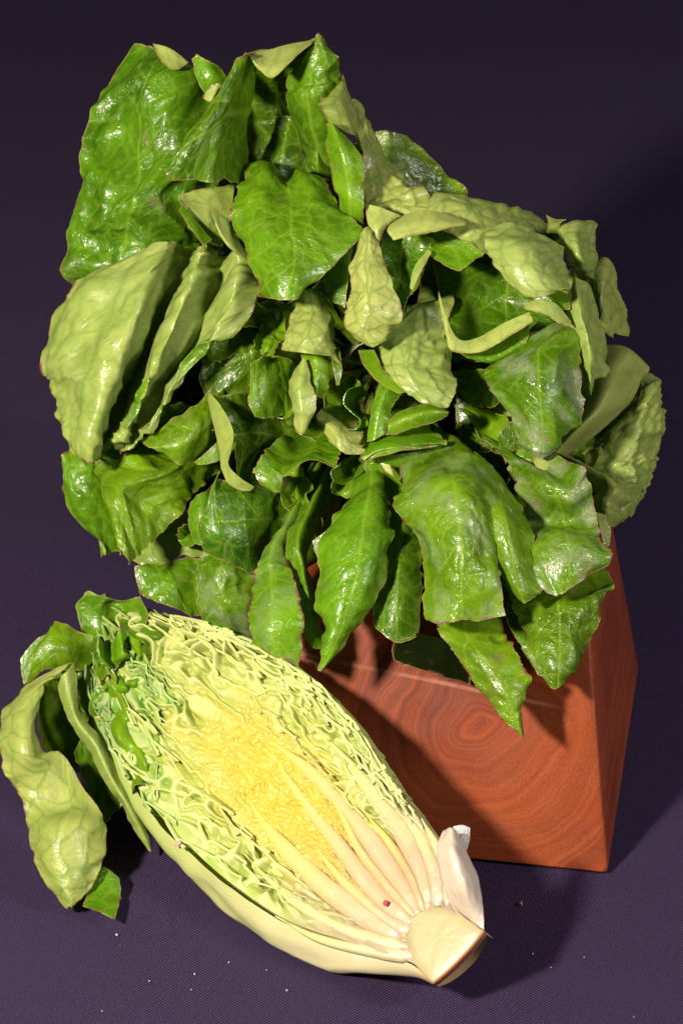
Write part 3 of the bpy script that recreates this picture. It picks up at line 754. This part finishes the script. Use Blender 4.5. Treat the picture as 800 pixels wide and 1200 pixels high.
# stem
sv = []
nn = 24
for j, (zz, rr) in enumerate([(-240, 40), (-280, 52), (-330, 56), (-370, 48), (-390, 40), (-392, 20), (-392, .5)]):
    for i in range(nn):
        a = i / nn * 2 * math.pi
        sv.append((440 + rr * math.cos(a) * (1 + .06 * math.sin(3 * a)), 440 - (zz + 240) * .1 + rr * math.sin(a), zz))
sf = [(j * nn + i, j * nn + (i + 1) % nn, (j + 1) * nn + (i + 1) % nn, (j + 1) * nn + i) for j in range(6) for i in range(nn)]
mesh_obj('stem', P3(sv), sf, [M_SHELL], head, attrs={'tint': np.tile([.62, .62, .36, 1], (len(sv), 1))})

# ================================================================== HALVED LETTUCE
A_ = P3([540, 1110, 268]); B_ = P3([150, 790, -62]); C_ = P3([445, 855, 117])
nrm = np.cross(B_ - A_, C_ - A_); nrm /= np.linalg.norm(nrm)
if nrm @ (CAM - A_) < 0: nrm = -nrm


def Q(px, py, h=0.0):
    """photo pixel on the cut plane, raised h pixels along its normal"""
    px = np.asarray(px, float); py = np.asarray(py, float)
    r = F + ((px - 400) * U / D)[..., None] * RT + ((600 - py) * U / D)[..., None] * UP
    t = ((A_ - CAM) @ nrm) / (r @ nrm)
    return CAM + r * t[..., None] + (np.asarray(h, float) * U)[..., None] * nrm


Lpts = [(504, 1151), (482, 1130), (440, 1116), (400, 1104), (335, 1082), (270, 1040), (215, 992), (168, 940), (134, 885), (112, 830), (104, 780)]
Rpts = [(564, 1090), (535, 1062), (522, 1018), (503, 975), (470, 930), (437, 880), (405, 835), (365, 795), (325, 768), (275, 742), (215, 722)]
Lc = arc_curve(Lpts, 200); Rc = arc_curve(Rpts, 200)


def face_px(s, t):
    s = np.clip(s, 0, 1.06) * 199
    i = np.clip(np.floor(s).astype(int), 0, 198); f = (s - i)[..., None]
    l = Lc[i] * (1 - f) + Lc[i + 1] * f; r = Rc[i] * (1 - f) + Rc[i + 1] * f
    t = np.asarray(t)[..., None]
    p = l * (1 - t) + r * t
    # the crown end is rounded
    e = np.clip((np.asarray(s) / 199 - .8) / .2, 0, 1.2)[..., None]
    ax = np.array([-.78, -.62])
    return p + ax * (e ** 1.5) * 46 * (4 * t * (1 - t)) 


def srgb(r, g, b):
    return np.array([((c / 255 + .055) / 1.055) ** 2.4 for c in (r, g, b)])


cWH, cYL, cPG, cGR, cDG, cPK = srgb(192, 175, 148), srgb(226, 208, 82), srgb(200, 210, 116), srgb(128, 178, 44), srgb(62, 122, 18), srgb(228, 206, 176)


def sm(x, a, b):
    x = np.clip((x - a) / (b - a), 0, 1)
    return x * x * (3 - 2 * x)


def face_col(s, t, px=None, py=None):
    s = np.asarray(s, float); t = np.asarray(t, float)
    n = vnoise(s * 14, t * 14, 0, 31) * .05
    r = np.abs(t - .52) * 2
    def mx(a, b, f): return a * (1 - f[..., None]) + b * f[..., None]
    c = np.broadcast_to(cPG, s.shape + (3,)).copy()
    heart = (1 - sm(r + n * 2, .16, .74)) * (1 - sm(s + n * 2, .58, .90)) * .95
    c = mx(c, cYL, heart)
    g = sm(s + n * 2 + (.52 - t) * .50 - (1 - r) * .05, .82, 1.04)
    c = mx(c, cGR, g)
    c = mx(c, cDG, sm(s + n * 2 + (.52 - t) * .50, 0.97, 1.16) * .9)
    c = mx(c, cWH, (1 - sm(s + n, .14, .52)) * (1 - .30 * heart))
    c = mx(c, srgb(190, 214, 120), sm(r, .72, .98) * sm(s, .2, .5) * (1 - g) * .6)
    return c


half = empty('halved_lettuce', tuple(table_pt(330, 1090)), 'romaine lettuce cut lengthwise, yellow heart showing, lying cut face up before the block', 'lettuce')


def rgba(c): return np.concatenate([c, np.ones(c.shape[:-1] + (1,))], -1).reshape(-1, 4)


# -- crinkled mass of folded leaves cut through: the cut edges stand up as meandering rims
ns, ntt = 680, 330
S, T = np.meshgrid(np.linspace(0.0, 1.03, ns), np.linspace(0.0, 1.0, ntt), indexing='ij')
pp = face_px(S, T)
pxx, pyy = pp[..., 0], pp[..., 1]
axd = np.array([-.76, -.65]); lat_ = (pxx - 540) * .65 - (pyy - 1110) * .76      # px across the axis
lon_ = -(pxx - 540) * .76 - (pyy - 1110) * .65                                      # px along it
r_ = np.abs(T - .52) * 2
heart = (1 - sm(r_, .34, .62)) * (1 - sm(S, .66, .82)) * sm(S, .16, .34)
wid_ = np.linalg.norm(face_px(S[:, 0], S[:, 0] * 0) - face_px(S[:, 0], S[:, 0] * 0 + 1), axis=1)[:, None]
fo = sm(S, .12, .42)
dx1 = 9 * vnoise(lon_ / 19, lat_ / 19, 0, 61); dy1 = 9 * vnoise(lon_ / 19, lat_ / 19, 4, 62)
big = 1.15 * vnoise((lon_ + dx1) / 32, (lat_ + dy1) / 26, 0, 63); mid_ = vnoise((lon_ + dx1) / 14, (lat_ + dy1) / 12, 0, 64)
Fq = T * 9.5 + fo * (1 - .55 * heart) * (.95 * big + .42 * mid_) + sm(S, .78, 1.0) * .8 * vnoise(lon_ / 34, lat_ / 34, 3, 65)
fr = np.abs(Fq - np.round(Fq)) * 2                     # 0 on a cut edge, 1 between two
lay = hsh(np.round(Fq).astype(np.int64), 3 + 0 * pxx.astype(np.int64), 0, 9)
gap = sm(vnoise(lon_ / 26, lat_ / 13, 7, 66), -.25, .75)      # how deep the pocket is
rimh = 1.5 + 2.6 * vnoise(lon_ / 26, lat_ / 26, 2, 67) + 3 * (lay - .5)
calm = sm(vnoise(lon_ / 48, lat_ / 30, 3, 72), -.45, .35)
pocket = -(2.5 + 10 * gap) * fo * (.45 + .55 * calm) - 3.5 * sm(.5 + .5 * np.sin(Fq * 3.14159 + 1), .2, .8) * fo
prof_ = (1 - sm(fr, .12, .72))
outer_h = rimh * prof_ * (.15 + .85 * fo) + (1 - fo) * .5 * np.sin(T * 90 + 2 * vnoise(S * 5, T * 9, 0, 3)) + pocket * (1 - prof_) + 1.8 * vnoise(lon_ / 6, lat_ / 6, 0, 68) * (1 - prof_)
wq = 1 - np.abs(vnoise((lon_ + dx1) / 8, (lat_ + dy1) / 7, 0, 8)) * 2.4
wq2 = 1 - np.abs(vnoise((lon_ + dx1) / 4.4, (lat_ + dy1) / 4, 0, 18)) * 2
ux, uy = lon_ / 12 + .9 * vnoise(lon_ / 13, lat_ / 13, 0, 41), lat_ / 9 + .9 * vnoise(lon_ / 13, lat_ / 13, 5, 42)
lump = np.sqrt(np.clip(voro(ux, uy, 43), 0, .7))
lump2 = np.sqrt(np.clip(voro(ux * 2.1, uy * 2.1, 44), 0, .7))
heart_h = -4 + 4.2 * lump * (1 + .6 * vnoise(lon_ / 15, lat_ / 12, 1, 45)) + 1.0 * lump2 + .7 * wq2 + 3 * fbm(pxx / 22, pyy / 22, 0, 9)
hh = outer_h * (1 - heart) + heart_h * heart
smooth_band = (1 - sm(T, .03, .15)) * (1 - sm(S, .62, .80))
hh = hh * (1 - smooth_band) + smooth_band * (1.5 + 3.0 * vnoise(lon_ / 46, lat_ / 9, 0, 71))
hh = hh * sm(S, .0, .12) - 34 * (sm(np.abs(T - .5) * 2, .955, 1.0))
hh = hh - 20 * sm(S, .97, 1.03)
G = Q(pxx, pyy, hh)
cc = face_col(S, T)
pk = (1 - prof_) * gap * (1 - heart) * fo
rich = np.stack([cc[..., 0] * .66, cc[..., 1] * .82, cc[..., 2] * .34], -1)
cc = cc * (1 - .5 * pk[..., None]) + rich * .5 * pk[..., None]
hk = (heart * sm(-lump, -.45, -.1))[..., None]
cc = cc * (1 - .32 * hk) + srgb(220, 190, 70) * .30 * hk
rimk = (prof_ * (1 - heart) * fo * .35)[..., None]
cc = cc * (1 - rimk) + srgb(232, 236, 180) * rimk
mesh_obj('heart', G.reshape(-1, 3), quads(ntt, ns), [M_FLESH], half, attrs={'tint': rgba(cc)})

# -- outer leaf that wraps the back of the half
na = 90
prof_s = np.linspace(0, 1.0, 150)
lp = face_px(prof_s, np.zeros(150)); rp = face_px(prof_s, np.ones(150))
Lw, Rw = Q(lp[:, 0], lp[:, 1]), Q(rp[:, 0], rp[:, 1])
mw = (Lw + Rw) / 2; hw = (Lw - Rw) / 2; hl = np.linalg.norm(hw, axis=1, keepdims=True); hd = hw / hl
a = np.linspace(0, math.pi, na)
bul = np.interp(prof_s, [0, .06, .2, .42, .7, 1], [.001, .010, .0255, .0265, .021, .014])[:, None]
mz = mw[:, 2]
dep_ = np.clip(np.minimum(hl[:, 0] * 1.05, (mz - .004) / nrm[2] * 1.02), .012, .06)
dep_ = np.maximum(dep_ * sm(prof_s, -.10, .34), .013) * (1 - .45 * sm(prof_s, .75, 1.0))
ca, sa = np.cos(a)[None, :], np.sin(a)[None, :]
sgn = np.where(ca > 0, 1.0, -.15)
lat = ca * hl + np.sign(ca) * bul * np.abs(sa) ** .55 * sgn * np.abs(ca) ** .4
G = mw[:, None, :] + lat[..., None] * hd[:, None, :] - nrm * (dep_[:, None] * sa ** .85 + .0012)[..., None]
AA = np.repeat(a[None, :], 150, 0); SS = np.repeat(prof_s[:, None], na, 1)
ridge = .0007 * np.sin(AA * 20 + 3 * vnoise(SS * 3, AA * 2, 0, 2)) * sm(SS, .1, .5) + .0012 * fbm(SS * 9, AA * 4, 0, 12) * sm(SS, .15, .5)
Nn = grid_normals(G)
G = G + Nn * ridge[..., None]
G[..., 2] = np.maximum(G[..., 2], .0012)
bo, bdx, bn, bw, bh = BLOCK            # the half leans on the block: its back is pressed flat there
dd_ = (G - bo) @ bn; al = (G - bo) @ bdx
push = np.where((dd_ < .0012) & (al > -.012) & (G[..., 2] < bh + .004), .0012 - dd_, 0) * sm(al, -.012, .004)
print('half pushed off the block by up to', push.max())
G = G + push[..., None] * bn
cs = srgb(190, 182, 146) * np.ones(G.shape)
def mx3(a_, b_, f): return a_ * (1 - f[..., None]) + b_ * f[..., None]
cs = mx3(cs, srgb(166, 178, 104), sm(SS + .04 * vnoise(SS * 8, AA * 9, 0, 4), .12, .70))
cs = mx3(cs, srgb(134, 160, 66), sm(SS + .05 * vnoise(SS * 8, AA * 14, 0, 6), .55, 1.0))
cs = mx3(cs, srgb(200, 160, 110), (1 - sm(SS, 0, .06)) * .6)
mesh_obj('outer_leaf', G.reshape(-1, 3), quads(na, 150), [M_SHELL], half, attrs={'tint': rgba(cs)})


# -- the cut edges of the leaves, folded against one another
def ribbon(t0, s0, s1, lam, amp, rise=0.0, deep=30, seed=0, t1=None, thk=.0008, loop=.36, name='cut_leaf', tilt=12, keepcol=None):
    Lp = 560
    n = int((s1 - s0) * Lp / lam * 16) + 8
    q = np.linspace(s0, s1, n)
    ph = 2 * math.pi * (q * Lp / lam + .9 * vnoise(q * 7, 0 * q, 0, seed)) + seed
    am = amp * (.20 + .80 * sm(q, s0, s0 + .35)) * (1 + .75 * vnoise(q * 11, 0 * q, 3, seed + 1))
    wdt = np.linalg.norm(face_px(q, q * 0) - face_px(q, q * 0 + 1), axis=1)
    t = (t0 + ((t1 if t1 is not None else t0) - t0) * q) + (am * np.sin(ph) + 3.0 * vnoise(q * 5, 0 * q, 5, seed + 2)) / wdt
    s = q + loop * lam / Lp * np.sin(2 * ph + .6) * sm(q, s0, s0 + .25)
    t = np.clip(t, .004, .996)
    p = face_px(s, t)
    rows = []
    tx = tilt * vnoise(q * 16, 0 * q, 0, seed + 3) ; ty = tilt * vnoise(q * 16, 0 * q, 7, seed + 4)
    tilt_e = sm(q, s0, s0 + .12) * (1 - sm(q, s1 - .08, s1))
    tx = tx * tilt_e; ty = ty * tilt_e
    oe = sm(t, .02, .22) * (1 - sm(t, .82, .97)); tx = tx * oe; ty = ty * oe
    top = rise * tilt_e - 7 * (1 - tilt_e) + 3.5 * vnoise(q * 22, 0 * q, 2, seed + 5) - 12 * sm(q, .97, 1.03)
    for f in (0, .12, .35, .65, 1.0):
        rows.append(Q(p[:, 0] + tx * f * 1.2, p[:, 1] + ty * f * 1.2, top - deep * f))
    G = np.array(rows)
    Nn = grid_normals(G)
    G = G + Nn * (.0007 * vnoise(np.arange(n)[None, :] * .35, np.arange(5)[:, None] * 1.0, 0, seed))[..., None]
    V, Fc, mi = slab(G, Nn, thk)
    c = face_col(s, t)
    c = np.repeat(c[None], 5, 0)
    c[0] = c[0] * .7 + .3 * srgb(240, 240, 190)       # the pale cut rim
    if keepcol is not None: c = c * .4 + keepcol * .6
    c = np.clip(c * (1 + .12 * vnoise(q * 30, 0 * q, 0, seed + 8))[None, :, None], 0, 1)
    cc = rgba(c)
    return mesh_obj(name, V, Fc, [M_FLESH], half, smooth='rim', attrs={'tint': np.vstack([cc, cc])})


rr = random.Random(11)
for k, t0 in enumerate([.03, .12, .24, .74, .84, .92, .965]):
    left = t0 < .5
    s0 = (.30 if left else .22) + rr.uniform(-.03, .06)
    ribbon(t0, s0, rr.uniform(.97, 1.03), rr.uniform(36, 58), rr.uniform(9, 14) if left else rr.uniform(4, 7), rr.uniform(1, 5), 22, 100 + k * 7, tilt=18, loop=rr.uniform(.16, .3), thk=.0009)
for k in range(11):     # broken inner frills at the crown
    t0 = rr.uniform(.08, .92); s0 = rr.uniform(.70, .92)
    ribbon(t0, s0, min(1.05, s0 + rr.uniform(.06, .18)), rr.uniform(26, 50), rr.uniform(8, 16), rr.uniform(0, 7), 26, 500 + k * 9, tilt=34, t1=t0 + rr.uniform(-.25, .25), loop=rr.uniform(.1, .3), thk=.0009)

for k in range(12):     # greener frills where the outer leaves curl over the crown
    t0 = rr.uniform(.0, .55); s0 = rr.uniform(.80, .93)
    ribbon(t0, s0, 1.07, rr.uniform(22, 40), rr.uniform(8, 15), rr.uniform(4, 14), 34, 900 + k * 9, tilt=36, t1=t0 + rr.uniform(-.2, .3), loop=rr.uniform(.15, .35), thk=.0009, keepcol=srgb(*((96, 150, 34) if k % 3 else (140, 178, 66))))
for k, t0 in enumerate([.975, .99, .93]):   # pale frilled margin against the block
    ribbon(t0, .20, .98, 40 + 9 * k, 3 + 2 * k, 4 - k, 30, 1100 + k * 9, tilt=18, loop=.2, thk=.001)

# -- long pale ribs running up from the stem
def rib(pts, w0, w1, h=1.0, colr=(228, 204, 168), depth=10, seed=0, tip=None):
    c = curve(pts, 70)
    tg = np.gradient(c, axis=0); tg /= np.linalg.norm(tg, axis=1, keepdims=True)
    nr = np.stack([-tg[:, 1], tg[:, 0]], 1)
    q = np.linspace(0, 1, 70)
    wv = 1.25 * (w0 + (w1 - w0) * q) * (1 + .12 * vnoise(q * 6, 0 * q, 0, seed)) * (1 - .9 * sm(q, .62, 1.0)) * (.35 + .65 * sm(q, -.02, .10))
    nc = 13
    a = np.linspace(-1, 1, nc)
    X = c[:, None, 0] + nr[:, None, 0] * wv[:, None] * a[None, :]; Y = c[:, None, 1] + nr[:, None, 1] * wv[:, None] * a[None, :]
    Hh = h * .3 - 1.6 * sm(q, .35, 1.0)[:, None] - 1.0 * (1 - sm(q, 0, .12))[:, None] + .7 * (1 - a[None, :] ** 2) - depth * .5 * np.abs(a[None, :]) ** 4 + .35 * vnoise(q[:, None] * 22, a[None, :] * 2.5, 0, seed + 1) - 3 * sm(q, .8, 1.0)[:, None]
    G = Q(X, Y, Hh)
    cl = srgb(*colr) * np.array([.63, .585, .53]) * np.ones(G.shape)
    cl = cl * (1 + .10 * vnoise(a[None, :] * 5, q[:, None] * 3, 0, seed + 2))[..., None]
    yl = np.clip((q[:, None] - .30) * 1.25, 0, .8) * np.ones((1, nc))
    cl = cl * (1 - yl[..., None]) + (cYL * .9 if tip is None else tip) * yl[..., None]
    Nn = grid_normals(G)
    V, Fc, mi = slab(G, Nn, .0006)
    cc = rgba(np.clip(cl, 0, 1))
    mesh_obj('rib', V, Fc, [M_RIB], half, attrs={'tint': np.vstack([cc, cc])})


rib([(482, 1082), (440, 1046), (392, 985), (345, 925), (318, 880)], 11, 4, 4, seed=1)
rib([(490, 1072), (465, 1030), (430, 980), (385, 925), (340, 885), (305, 862)], 12, 5, 3.5, seed=2)
rib([(476, 1096), (430, 1074), (375, 1035), (325, 985), (285, 930)], 14, 7, 3, seed=3)
rib([(500, 1066), (492, 1020), (470, 975), (437, 930), (400, 885), (360, 845)], 12, 5, 2.5, colr=(226, 208, 172), seed=4, tip=cPG)
rib([(512, 1062), (508, 1022), (490, 980), (462, 940)], 10, 5, 2, colr=(226, 214, 186), seed=5, tip=cPG)
rib([(478, 1110), (430, 1098), (380, 1078), (325, 1040), (285, 1000)], 8, 3, 1.5, colr=(226, 226, 180), seed=6, tip=cPG)
rib([(480, 1092), (450, 1075), (400, 1030), (360, 980)], 8, 2, 7, colr=(232, 206, 176), seed=7)
rib([(486, 1074), (455, 1040), (420, 995), (398, 950), (372, 915)], 6, 2, 6.5, colr=(234, 206, 160), seed=8)
rib([(496, 1068), (480, 1025), (450, 980), (425, 950)], 6, 2, 6, colr=(228, 202, 160), seed=9)
rib([(524, 1062), (522, 1020), (507, 985), (492, 958)], 6, 3, 1, colr=(224, 218, 196), seed=10, tip=cPG)
rib([(486, 1120), (430, 1113), (370, 1098), (320, 1072)], 7, 2, 0, colr=(228, 222, 182), seed=11, tip=cPG)


# -- stem section with its browned cut end
def stem_piece():
    poly = [(473, 1060), (474.5, 1060), (497, 1061), (520, 1063), (544, 1075), (565, 1089.5), (566.5, 1091), (556, 1106), (537, 1127), (520, 1143), (507, 1153), (505, 1152.5), (494, 1140), (481, 1122), (475, 1095)]
    c = arc_curve(poly + poly[:1], 49)[:-1]
    m = c.mean(0)
    V = []; C4 = []
    rings = [(0, 1.6), (.35, 1.6), (.7, 1.4), (.93, .9), (1.0, -.8), (1.0, -3), (.99, -9), (.93, -15), (.6, -22), (0.02, -24)]
    for k, h in rings:
        for p in c:
            q = m + (p - m) * k
            V.append(Q(q[0], q[1], h + .35 * float(vnoise(q[0] * .2, q[1] * .2, 0, 4))))
            end = sm(np.array((p[0] - 520) * .7 + (p[1] - 1100) * .75), 12, 34)
            cl = srgb(158, 154, 108) * (1 - .3 * k) + srgb(180, 160, 130) * .3 * k
            if k > .94 and h < 2: cl = cl * (1 - .9 * end) + srgb(130, 52, 30) * .9 * end
            elif k > .9: cl = cl * (1 - .25 * end) + srgb(214, 150, 120) * .25 * end
            C4.append((*cl, 1))
    n = 48
    Fc = [(j * n + i, j * n + (i + 1) % n, (j + 1) * n + (i + 1) % n, (j + 1) * n + i) for j in range(len(rings) - 1) for i in range(n)]
    V = np.array(V); V[:, 2] = np.maximum(V[:, 2], .0012)
    mesh_obj('stem', V, Fc, [M_SHELL], half, attrs={'tint': np.array(C4)})


stem_piece()


def petal(rows, c0, c1, name='leaf_stub', n=(34, 44), th=.0009):
    C = parse(rows); W = P3(C)
    u = np.linspace(0, W.shape[1] - 1, n[0]); v = np.linspace(0, W.shape[0] - 1, n[1])
    G = np.einsum('vi,uj,ijc->vuc', crw(v, W.shape[0]), crw(u, W.shape[1]), W)
    Nn = grid_normals(G)
    G = G + Nn * (.0003 * fbm(u[None, :] * 2.2, v[:, None] * 1.6, 0, 9))[..., None]
    V, Fc, mi = slab(G, Nn, th)
    f = (v / v[-1])[:, None] * np.ones((1, n[0]))
    c = (srgb(*c0) * (1 - f[..., None]) + srgb(*c1) * f[..., None]) * .7
    cc = rgba(c)
    return mesh_obj(name, V, Fc, [M_RIB], half, attrs={'tint': np.vstack([cc, cc])})


petal(['528,1060,240 548,1077,250 567,1092,262', '520,1035,245 542,1045,266 564,1062,250', '513,1005,235 534,1010,262 558,1026,240', '513,988,228 530,988,248 547,1002,230', '520,974,218 529,971,232 541,984,214'], (222, 206, 186), (206, 200, 180))
petal(['528,988,214 537,992,216 545,1000,214', '530,975,202 540,978,206 549,984,202', '531,969,198 541,967,200 550,970,198'], (196, 196, 184), (206, 210, 200), th=.0006)


def Z(side, *rows, **kw):
    return leaf(half, side, rows, **kw)


# -- green outer leaves at the crown end
Z('d', '30,808,-40 45,795,-35 60,786,-35 89,775,-50', '4,838,-20 20,825,5 36,815,5 58,795,-20', '0,865,0 20,855,32 36,850,30 43,835,0', '4,890,15 22,885,45 38,887,45 52,877,15',
  '11,915,20 35,912,28 58,903,22 73,881,5', '26,942,30 50,947,32 80,942,28 94,915,10', '29,980,45 60,972,75 95,962,70 125,957,35', '39,1015,60 62,1015,88 95,1005,84 127,985,50',
  '57,1042,75 75,1042,96 92,1035,92 119,1015,65', '75,1066,88 82,1065,97 90,1061,94 109,1040,80', tone=.6, crum=.4, puck=.9, cell=10, brown=.5, veins=1.1, mid=-1)
Z('u', '92,778,-90 112,840,-90 125,900,-90', '65,788,-82 72,840,-98 92,905,-85', '50,806,-50 44,850,-40 60,888,-40', tone=.3, crum=.5, mid=-1)
Z('u', '122,800,-100 140,860,-95 160,930,-75', '84,885,-60 100,925,-48 122,968,-22', tone=.25, crum=.6, mid=-1)
Z('d', '64,797,-45 76,789,-30 89,775,-45', '74,830,-45 82,820,-28 92,813,-45', '85,853,-42 93,848,-26 98,838,-48', '104,882,-38 112,872,-22 117,862,-45', '123,918,-30 130,910,-15 134,898,-40',
  '143,948,-20 149,942,-5 153,930,-30', '160,976,-12 166,974,-6 171,970,-14', '176,1000,-10 177,999,-9 178,998,-11', tone=.55, crum=.3, puck=.4, mid=-1, veins=.5)
Z('u', '110,1024,50 122,1016,50 141,1030,48', '100,1045,78 122,1050,74 143,1050,62', '95,1062,92 115,1070,104 137,1077,110', tone=.45, crum=.4, brown=.6, mid=-1)
Z('u', '115,745,-90 112,770,-90 95,785,-85', '85,735,-80 80,760,-60 70,785,-70', '65,726,-75 58,750,-58 50,789,-60', '60,734,-75 42,770,-62 29,805,-65', tone=.45, crum=.6, mid=-1)
Z('u', '62,735,-95 48,790,-90', '40,752,-102 36,797,-92', '20,776,-100 26,805,-95', tone=.5, crum=.5, mid=-1)
Z('u', '95,745,-110 120,760,-100 145,750,-100 160,740,-110', '94,730,-100 118,735,-92 135,722,-115 165,738,-88', '87,710,-105 115,712,-98 137,708,-122 176,720,-88', '101,693,-110 125,697,-108 140,704,-115 164,697,-100', tone=.5, crum=.6, mid=-1)
Z('u', '112,800,-85 122,832,-70 130,866,-52 142,900,-30 156,935,-8', '122,796,-50 138,828,-56 138,862,-14 158,890,-16 164,925,18', '140,800,-72 150,832,-34 158,860,-40 170,892,4 176,925,-4', '146,806,-80 160,838,-62 168,868,-46 180,898,-22 186,930,-8', tone=.7, crum=.5, puck=.3, mid=-1, ruf=1.4, veins=.4)
Z('u', '118,780,-92 140,785,-90 160,775,-92 178,765,-95', '116,800,-50 136,790,-76 156,800,-44 176,780,-72', '128,815,-72 146,806,-40 164,812,-70 184,798,-46', '138,826,-80 152,822,-66 170,822,-74 186,812,-70', tone=.75, crum=.5, puck=.3, mid=-1, ruf=1.4, veins=.4)
Z('u', '140,725,-100 160,730,-102 185,728,-104 205,722,-104', '136,742,-60 158,738,-88 182,745,-56 206,735,-86', '150,756,-84 170,752,-58 192,758,-84 214,748,-62', tone=.6, crum=.5, puck=.3, mid=-1, ruf=1.4, veins=.4)
# small frilled green curls round the crown
for rows, sd_ in ((['106,752,-72 116,744,-50 128,756,-76 140,743,-50 152,750,-74', '102,768,-64 115,762,-36 130,773,-64 143,760,-38 158,764,-64', '110,781,-66 121,779,-46 134,786,-66 147,776,-48 160,773,-64'], 'u'),
                  (['100,776,-66 110,786,-48 122,778,-66 134,792,-50', '106,792,-58 116,802,-38 128,792,-58 142,800,-44'], 'u'),
                  (['152,742,-80 163,750,-60 175,742,-84 188,750,-66', '148,758,-68 163,768,-44 177,757,-70 192,764,-50', '154,772,-66 166,780,-50 180,770,-68 192,774,-56'], 'u'),
                  (['106,812,-58 120,806,-62 136,808,-60 147,818,-62', '110,828,-45 122,832,-62 134,830,-60 146,824,-45', '118,840,-42 128,842,-38 138,840,-40 145,832,-42'], 'u'),
                  (['128,840,-55 140,845,-60 150,858,-55', '130,860,-42 142,868,-46 158,868,-42', '134,880,-36 145,880,-32 156,876,-36'], 'd')):
    leaf(half, sd_, rows, tone=.6, crum=1.5, puck=.8, mid=-1, ruf=3.4, veins=.5, space=.0007, rag=1.2)


# -- specks on the cut face
def fleck(px, py, w_, h_, c, ang):
    bm = bmesh.new(); bmesh.ops.create_icosphere(bm, subdivisions=2, radius=1)
    V = []
    for v in bm.verts:
        k = 1 + .25 * math.sin(v.co.x * 5 + v.co.y * 3)
        x, y = v.co.x * w_ * k, v.co.y * h_ * k
        V.append(Q(px + x * math.cos(ang) - y * math.sin(ang), py + x * math.sin(ang) + y * math.cos(ang), 8.2 + v.co.z * 1.3))
    fc = [[v.index for v in f.verts] for f in bm.faces]
    bm.free()
    o = mesh_obj('fleck', V, fc, [plain_mat('red_fleck' if c[1] < .1 else 'pink_fleck', c)], half)


fleck(455, 1061, 2.6, 3.8, (.55, .03, .07), .3)
fleck(213, 991, 5.5, 2.2, (.75, .28, .24), -.5)

# ================================================================== CRUMBS ON THE CLOTH
cr = random.Random(9)
cm = [plain_mat('pale_crumb', (.55, .45, .28)), plain_mat('rosy_crumb', (.5, .2, .2))]
LAB = ['largest pale crumb, just below the tip of the curled outer leaf', 'pale crumb below the middle of the halved lettuce, upper of a close pair', 'tiny crumb just under another one below the halved lettuce', 'small crumb near the lower edge of the halved lettuce, left of its middle', 'pale crumb on the cloth nearest the lower rib of the halved lettuce', 'faint crumb on the open cloth left of the close pair', 'small crumb touching the shadow under the long lower rib', 'lowest crumb at the left, by the bottom edge of the picture', 'pale crumb right of the stem, inside the shadow edge', 'faint crumb farther right of the stem, below its shadow', 'crumb in the lower right corner of the cloth', 'faint crumb below the right corner of the wooden block']
for (px, py, s, k), lb in zip(((137, 1096, 1.7, 0), (228, 1142, 1.2, 0), (224, 1160, .9, 0), (268, 1128, 1.0, 0), (336, 1161, 1.3, 0), (175, 1150, .9, 0), (312, 1137, .9, 0), (120, 1185, .9, 0), (624, 1118, 1.0, 0), (645, 1134, .8, 0), (742, 1192, .9, 0), (684, 1122, .8, 0)), LAB):
    bm = bmesh.new(); bmesh.ops.create_icosphere(bm, subdivisions=1, radius=1)
    for v in bm.verts: v.co *= cr.uniform(.75, 1.2)
    p = table_pt(px, py)
    me = bpy.data.meshes.new('crumb'); bm.to_mesh(me); bm.free()
    me.materials.append(cm[k])
    o = bpy.data.objects.new('crumb', me); col.objects.link(o)
    o.location = (p[0], p[1], s * U * .5); o.scale = (s * U, s * U, s * U * .8); o.rotation_euler = (cr.random(), cr.random(), cr.random())
    o['label'] = lb; o['category'] = 'crumb'; o['group'] = 'crumbs scattered on the cloth'
p = table_pt(610, 1060)
bm = bmesh.new(); bmesh.ops.create_icosphere(bm, subdivisions=2, radius=1)
for v in bm.verts: v.co = Vector((v.co.x * .6 + .5 * v.co.y ** 2, v.co.y * 1.6, v.co.z * .4))
me = bpy.data.meshes.new('leaf_scrap'); bm.to_mesh(me); bm.free(); me.materials.append(cm[1])
o = bpy.data.objects.new('leaf_scrap', me); col.objects.link(o); o.location = (p[0], p[1], .0006); o.scale = (.0009,) * 3
o['label'] = 'small reddish curved scrap in the shadow right of the halved lettuce'; o['category'] = 'scrap'

print('TRIS', sum(sum(len(p.vertices) - 2 for p in o.data.polygons) for o in col.objects if o.type == 'MESH'))
